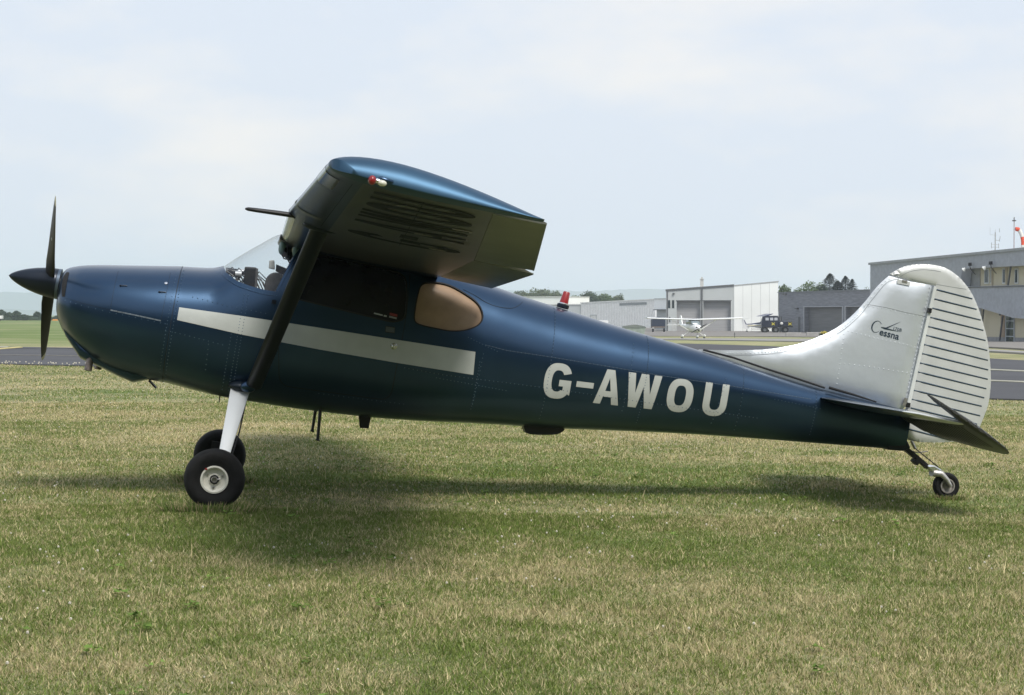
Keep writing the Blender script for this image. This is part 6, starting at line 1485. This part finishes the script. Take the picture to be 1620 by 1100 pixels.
# far tree line across the field, left
random.seed(12)
for k, (px, w_, top) in enumerate(((-62, 60, 490), (-18, 40, 488), (8, 26, 492), (27, 18, 488.5), (41, 16, 491), (60, 20, 497), (44, 50, 500), (80, 24, 501), (101, 30, 500.5), (57.5 + 1, 14, 495), (118, 16, 503), (140, 24, 500), (178, 40, 498), (220, 40, 499))):
    if k in (5,): px, w_, top = 58.6, 13, 496.5
    D = 455. + 12 * (k % 4)
    pass
FT = [(-70, 70, 489), (-20, 44, 490), (3, 22, 491), (15, 20, 495.5), (27, 17, 493.5), (41, 22, 499.5), (58.5, 14, 496.5), (75, 22, 503), (92, 20, 502.5), (107, 16, 503.5), (122, 16, 500.5), (145, 30, 499), (180, 44, 497)]
names_ = ['outermost', 'second', 'third', 'fourth', 'fifth', 'sixth', 'seventh', 'eighth', 'ninth', 'tenth', 'eleventh', 'twelfth', 'thirteenth']
FT = [(-45, 50, 489.5), (-8, 30, 491.5), (2, 18, 493), (14, 16, 497), (26, 15, 494.0), (38, 18, 500.5), (59.0, 13, 495.8), (49, 16, 503), (74, 20, 503.5), (90, 12, 502.5), (103, 14, 504), (118, 20, 502), (150, 40, 499)]
lab_ = ['broad hazy tree at the field edge beyond the spinner, outermost of the row', 'hazy rounded tree at the far field edge above the white box van', 'dark hazy tree beside the small white van on the field edge', 'low hazy bush between two taller field edge trees', 'pointed hazy tree standing highest ahead of the propeller',
        'low hazy bush after the pointed tree at the field edge', 'lone round hazy tree close to the lower propeller blade', 'low scrub just before the lone round tree', 'low scrub seen past the lower propeller blade', 'small hazy bush above the orange marker', 'tiny hazy bush next to the cowling edge', 'hazy bush partly hidden by the engine cowling', 'broad hazy tree hidden behind the engine cowling']
LF = leafmat('leaf_far', (.030, .050, .030), (.055, .080, .050))
for k, (px, w_, top) in enumerate(FT):
    D = 452. + 9 * (k % 4); h = (508.2 - top) / 2940 * D + .3
    tree('field_edge_tree', lab_[k], px - 0, D, w_, h, [(0, 0, .60, .8, .36), (-.5, 0, .48, .5, .34), (.5, 0, .5, .5, .34), (0, 0, .84, .4, .14), (-.2, 0, .25, .85, .22)], LF, 80 + k, 1500, .20, .12, 'trees along the far field edge')
mb = MB(); g_ = np.random.default_rng(77); vs, fs = leaves(9000, [(bear(px, 462), 462 + 3 * (i % 3), .35, 3.2, 2, .55) for i, px in enumerate(range(-140, 240, 14))], .16, g_); mb.add(vs, fs); o = mb.build('far_hedge', LF, None, 0); tag(o, 'low hazy hedge running along the far edge of the green field', 'hedge', kind='stuff')
D_ = 440.; vx = empty('field_van', (bear(1.0, D_), D_, .0)); tag(vx, 'small white box van parked at the far field edge under the hazy trees', 'van')
mb = MB(); mb.box((-.4, 0, .85), (1.7, 1.6, .75)); mb.build('body', WPL, vx, 0, bevel=.04); mb = MB(); mb.box((-.4, 0, .42), (1.6, 1.4, .12)); mb.build('chassis', GREYD, vx, 0)
for x in (-.95, .1): mb = MB(); mb.lathe([(-.1, .05), (-.1, .22), (.1, .22), (.1, .05)], (x, -.7, .22), (0, 1, 0), 12); mb.build('wheel', RUBBER, vx, 40)
D_ = 420.; o_ = empty('orange_marker', (bear(87, D_), D_, 0)); tag(o_, 'low orange marker board on the far field beyond the propeller', 'marker')
mb = MB(); mb.prism([(-.7, .12), (.65, .12), (.5, .42), (-.4, .42)], lambda a, b: Vector((a, -.15, b)), lambda a, b: Vector((a, .15, b))); mb.build('board', mat('orange_board', (.75, .28, .04), rough=.6), o_, 0)
for x in (-.5, .45): mb = MB(); mb.tube([(x, 0, 0), (x, 0, .2)], .03, 6); mb.build('foot', GREYD, o_)

# hills on the horizon
HM = mat('far_hill', (.045, .065, .045), rough=.9, var=.15, vscale=.002)
def ridge(D, pts, depth, seed):
    mb = MB(); vs = []; n = len(pts); g = np.random.default_rng(seed)
    fine = smoothcurve(pts, 8)
    for px, py in fine:
        x = bear(px, D); h = 1.45 + (498 - py) / 2940 * D + g.normal() * .6
        vs += [(x * .985, D * .985, -1.9), (x, D, h), (x * (1 + depth / D), D + depth, h * .6), (x * (1 + depth / D), D + depth, -1.9)]
    mb.add(vs, [(4 * i + k, 4 * (i + 1) + k, 4 * (i + 1) + k + 1, 4 * i + k + 1) for i in range(len(fine) - 1) for k in range(3)])
    o = mb.build('hills', HM, None, 60); tag(o, kind='structure')
ridge(7000, [(-1500, 480), (-800, 470), (-300, 466), (-100, 463.5), (0, 462.5), (60, 463.5), (130, 465.5), (250, 468), (400, 470), (560, 466), (700, 462), (780, 459.5), (830, 460), (880, 459), (920, 461.5), (960, 459.5), (1000, 457.5), (1040, 457.5), (1100, 459), (1200, 465), (1300, 470), (1400, 480), (1600, 478), (2000, 470), (2600, 480)], 1500, 1)
ridge(5200, [(-1500, 492), (-600, 489), (-200, 488), (0, 489), (70, 491), (150, 489), (300, 488), (600, 492), (800, 487), (1000, 482), (1200, 480), (1500, 486), (2200, 490)], 900, 2)

# air
mb = MB(); mb.box((0, 0, 50), (28000, 28000, 106)); hz = mb.build('haze', None, None, 0)
hz.data.materials.clear()
hm = bpy.data.materials.new('haze_air'); hm.use_nodes = True; t = hm.node_tree; t.nodes.clear(); o_ = t.nodes.new('ShaderNodeOutputMaterial'); v_ = t.nodes.new('ShaderNodeVolumePrincipled')
v_.inputs['Color'].default_value = (.79, .885, 1.0, 1); v_.inputs['Density'].default_value = .00024; v_.inputs['Anisotropy'].default_value = .0
t.links.new(v_.outputs[0], o_.inputs['Volume']); hz.data.materials.append(hm); tag(hz, kind='stuff')
hz['label'] = 'pale summer haze lying over the airfield and the far hills'; hz['category'] = 'haze'

# unseen belt of trees, added behind the camera to darken the paint's reflections
g_ = np.random.default_rng(123); mb = MB(); bl = []
for i in range(46):
    x = -115 + i * 5 + g_.random() * 3; h_ = 12.5 + 3.5 * g_.random(); y = -20 - 5 * g_.random() - abs(x) * .05
    bl += [(x, y, h_ * .55, 3.4, 2.8, h_ * .46), (x + 1.5, y - 1.5, h_ * .22, 3.4, 2.6, h_ * .28)]
vs, fs = leaves(42000, bl, .55, g_); mb.add(vs, fs); o = mb.build('added_tree_belt', LD, None, 0); tag(o, 'dense unseen belt of trees added behind the camera to darken the blue paint', 'trees', kind='stuff')
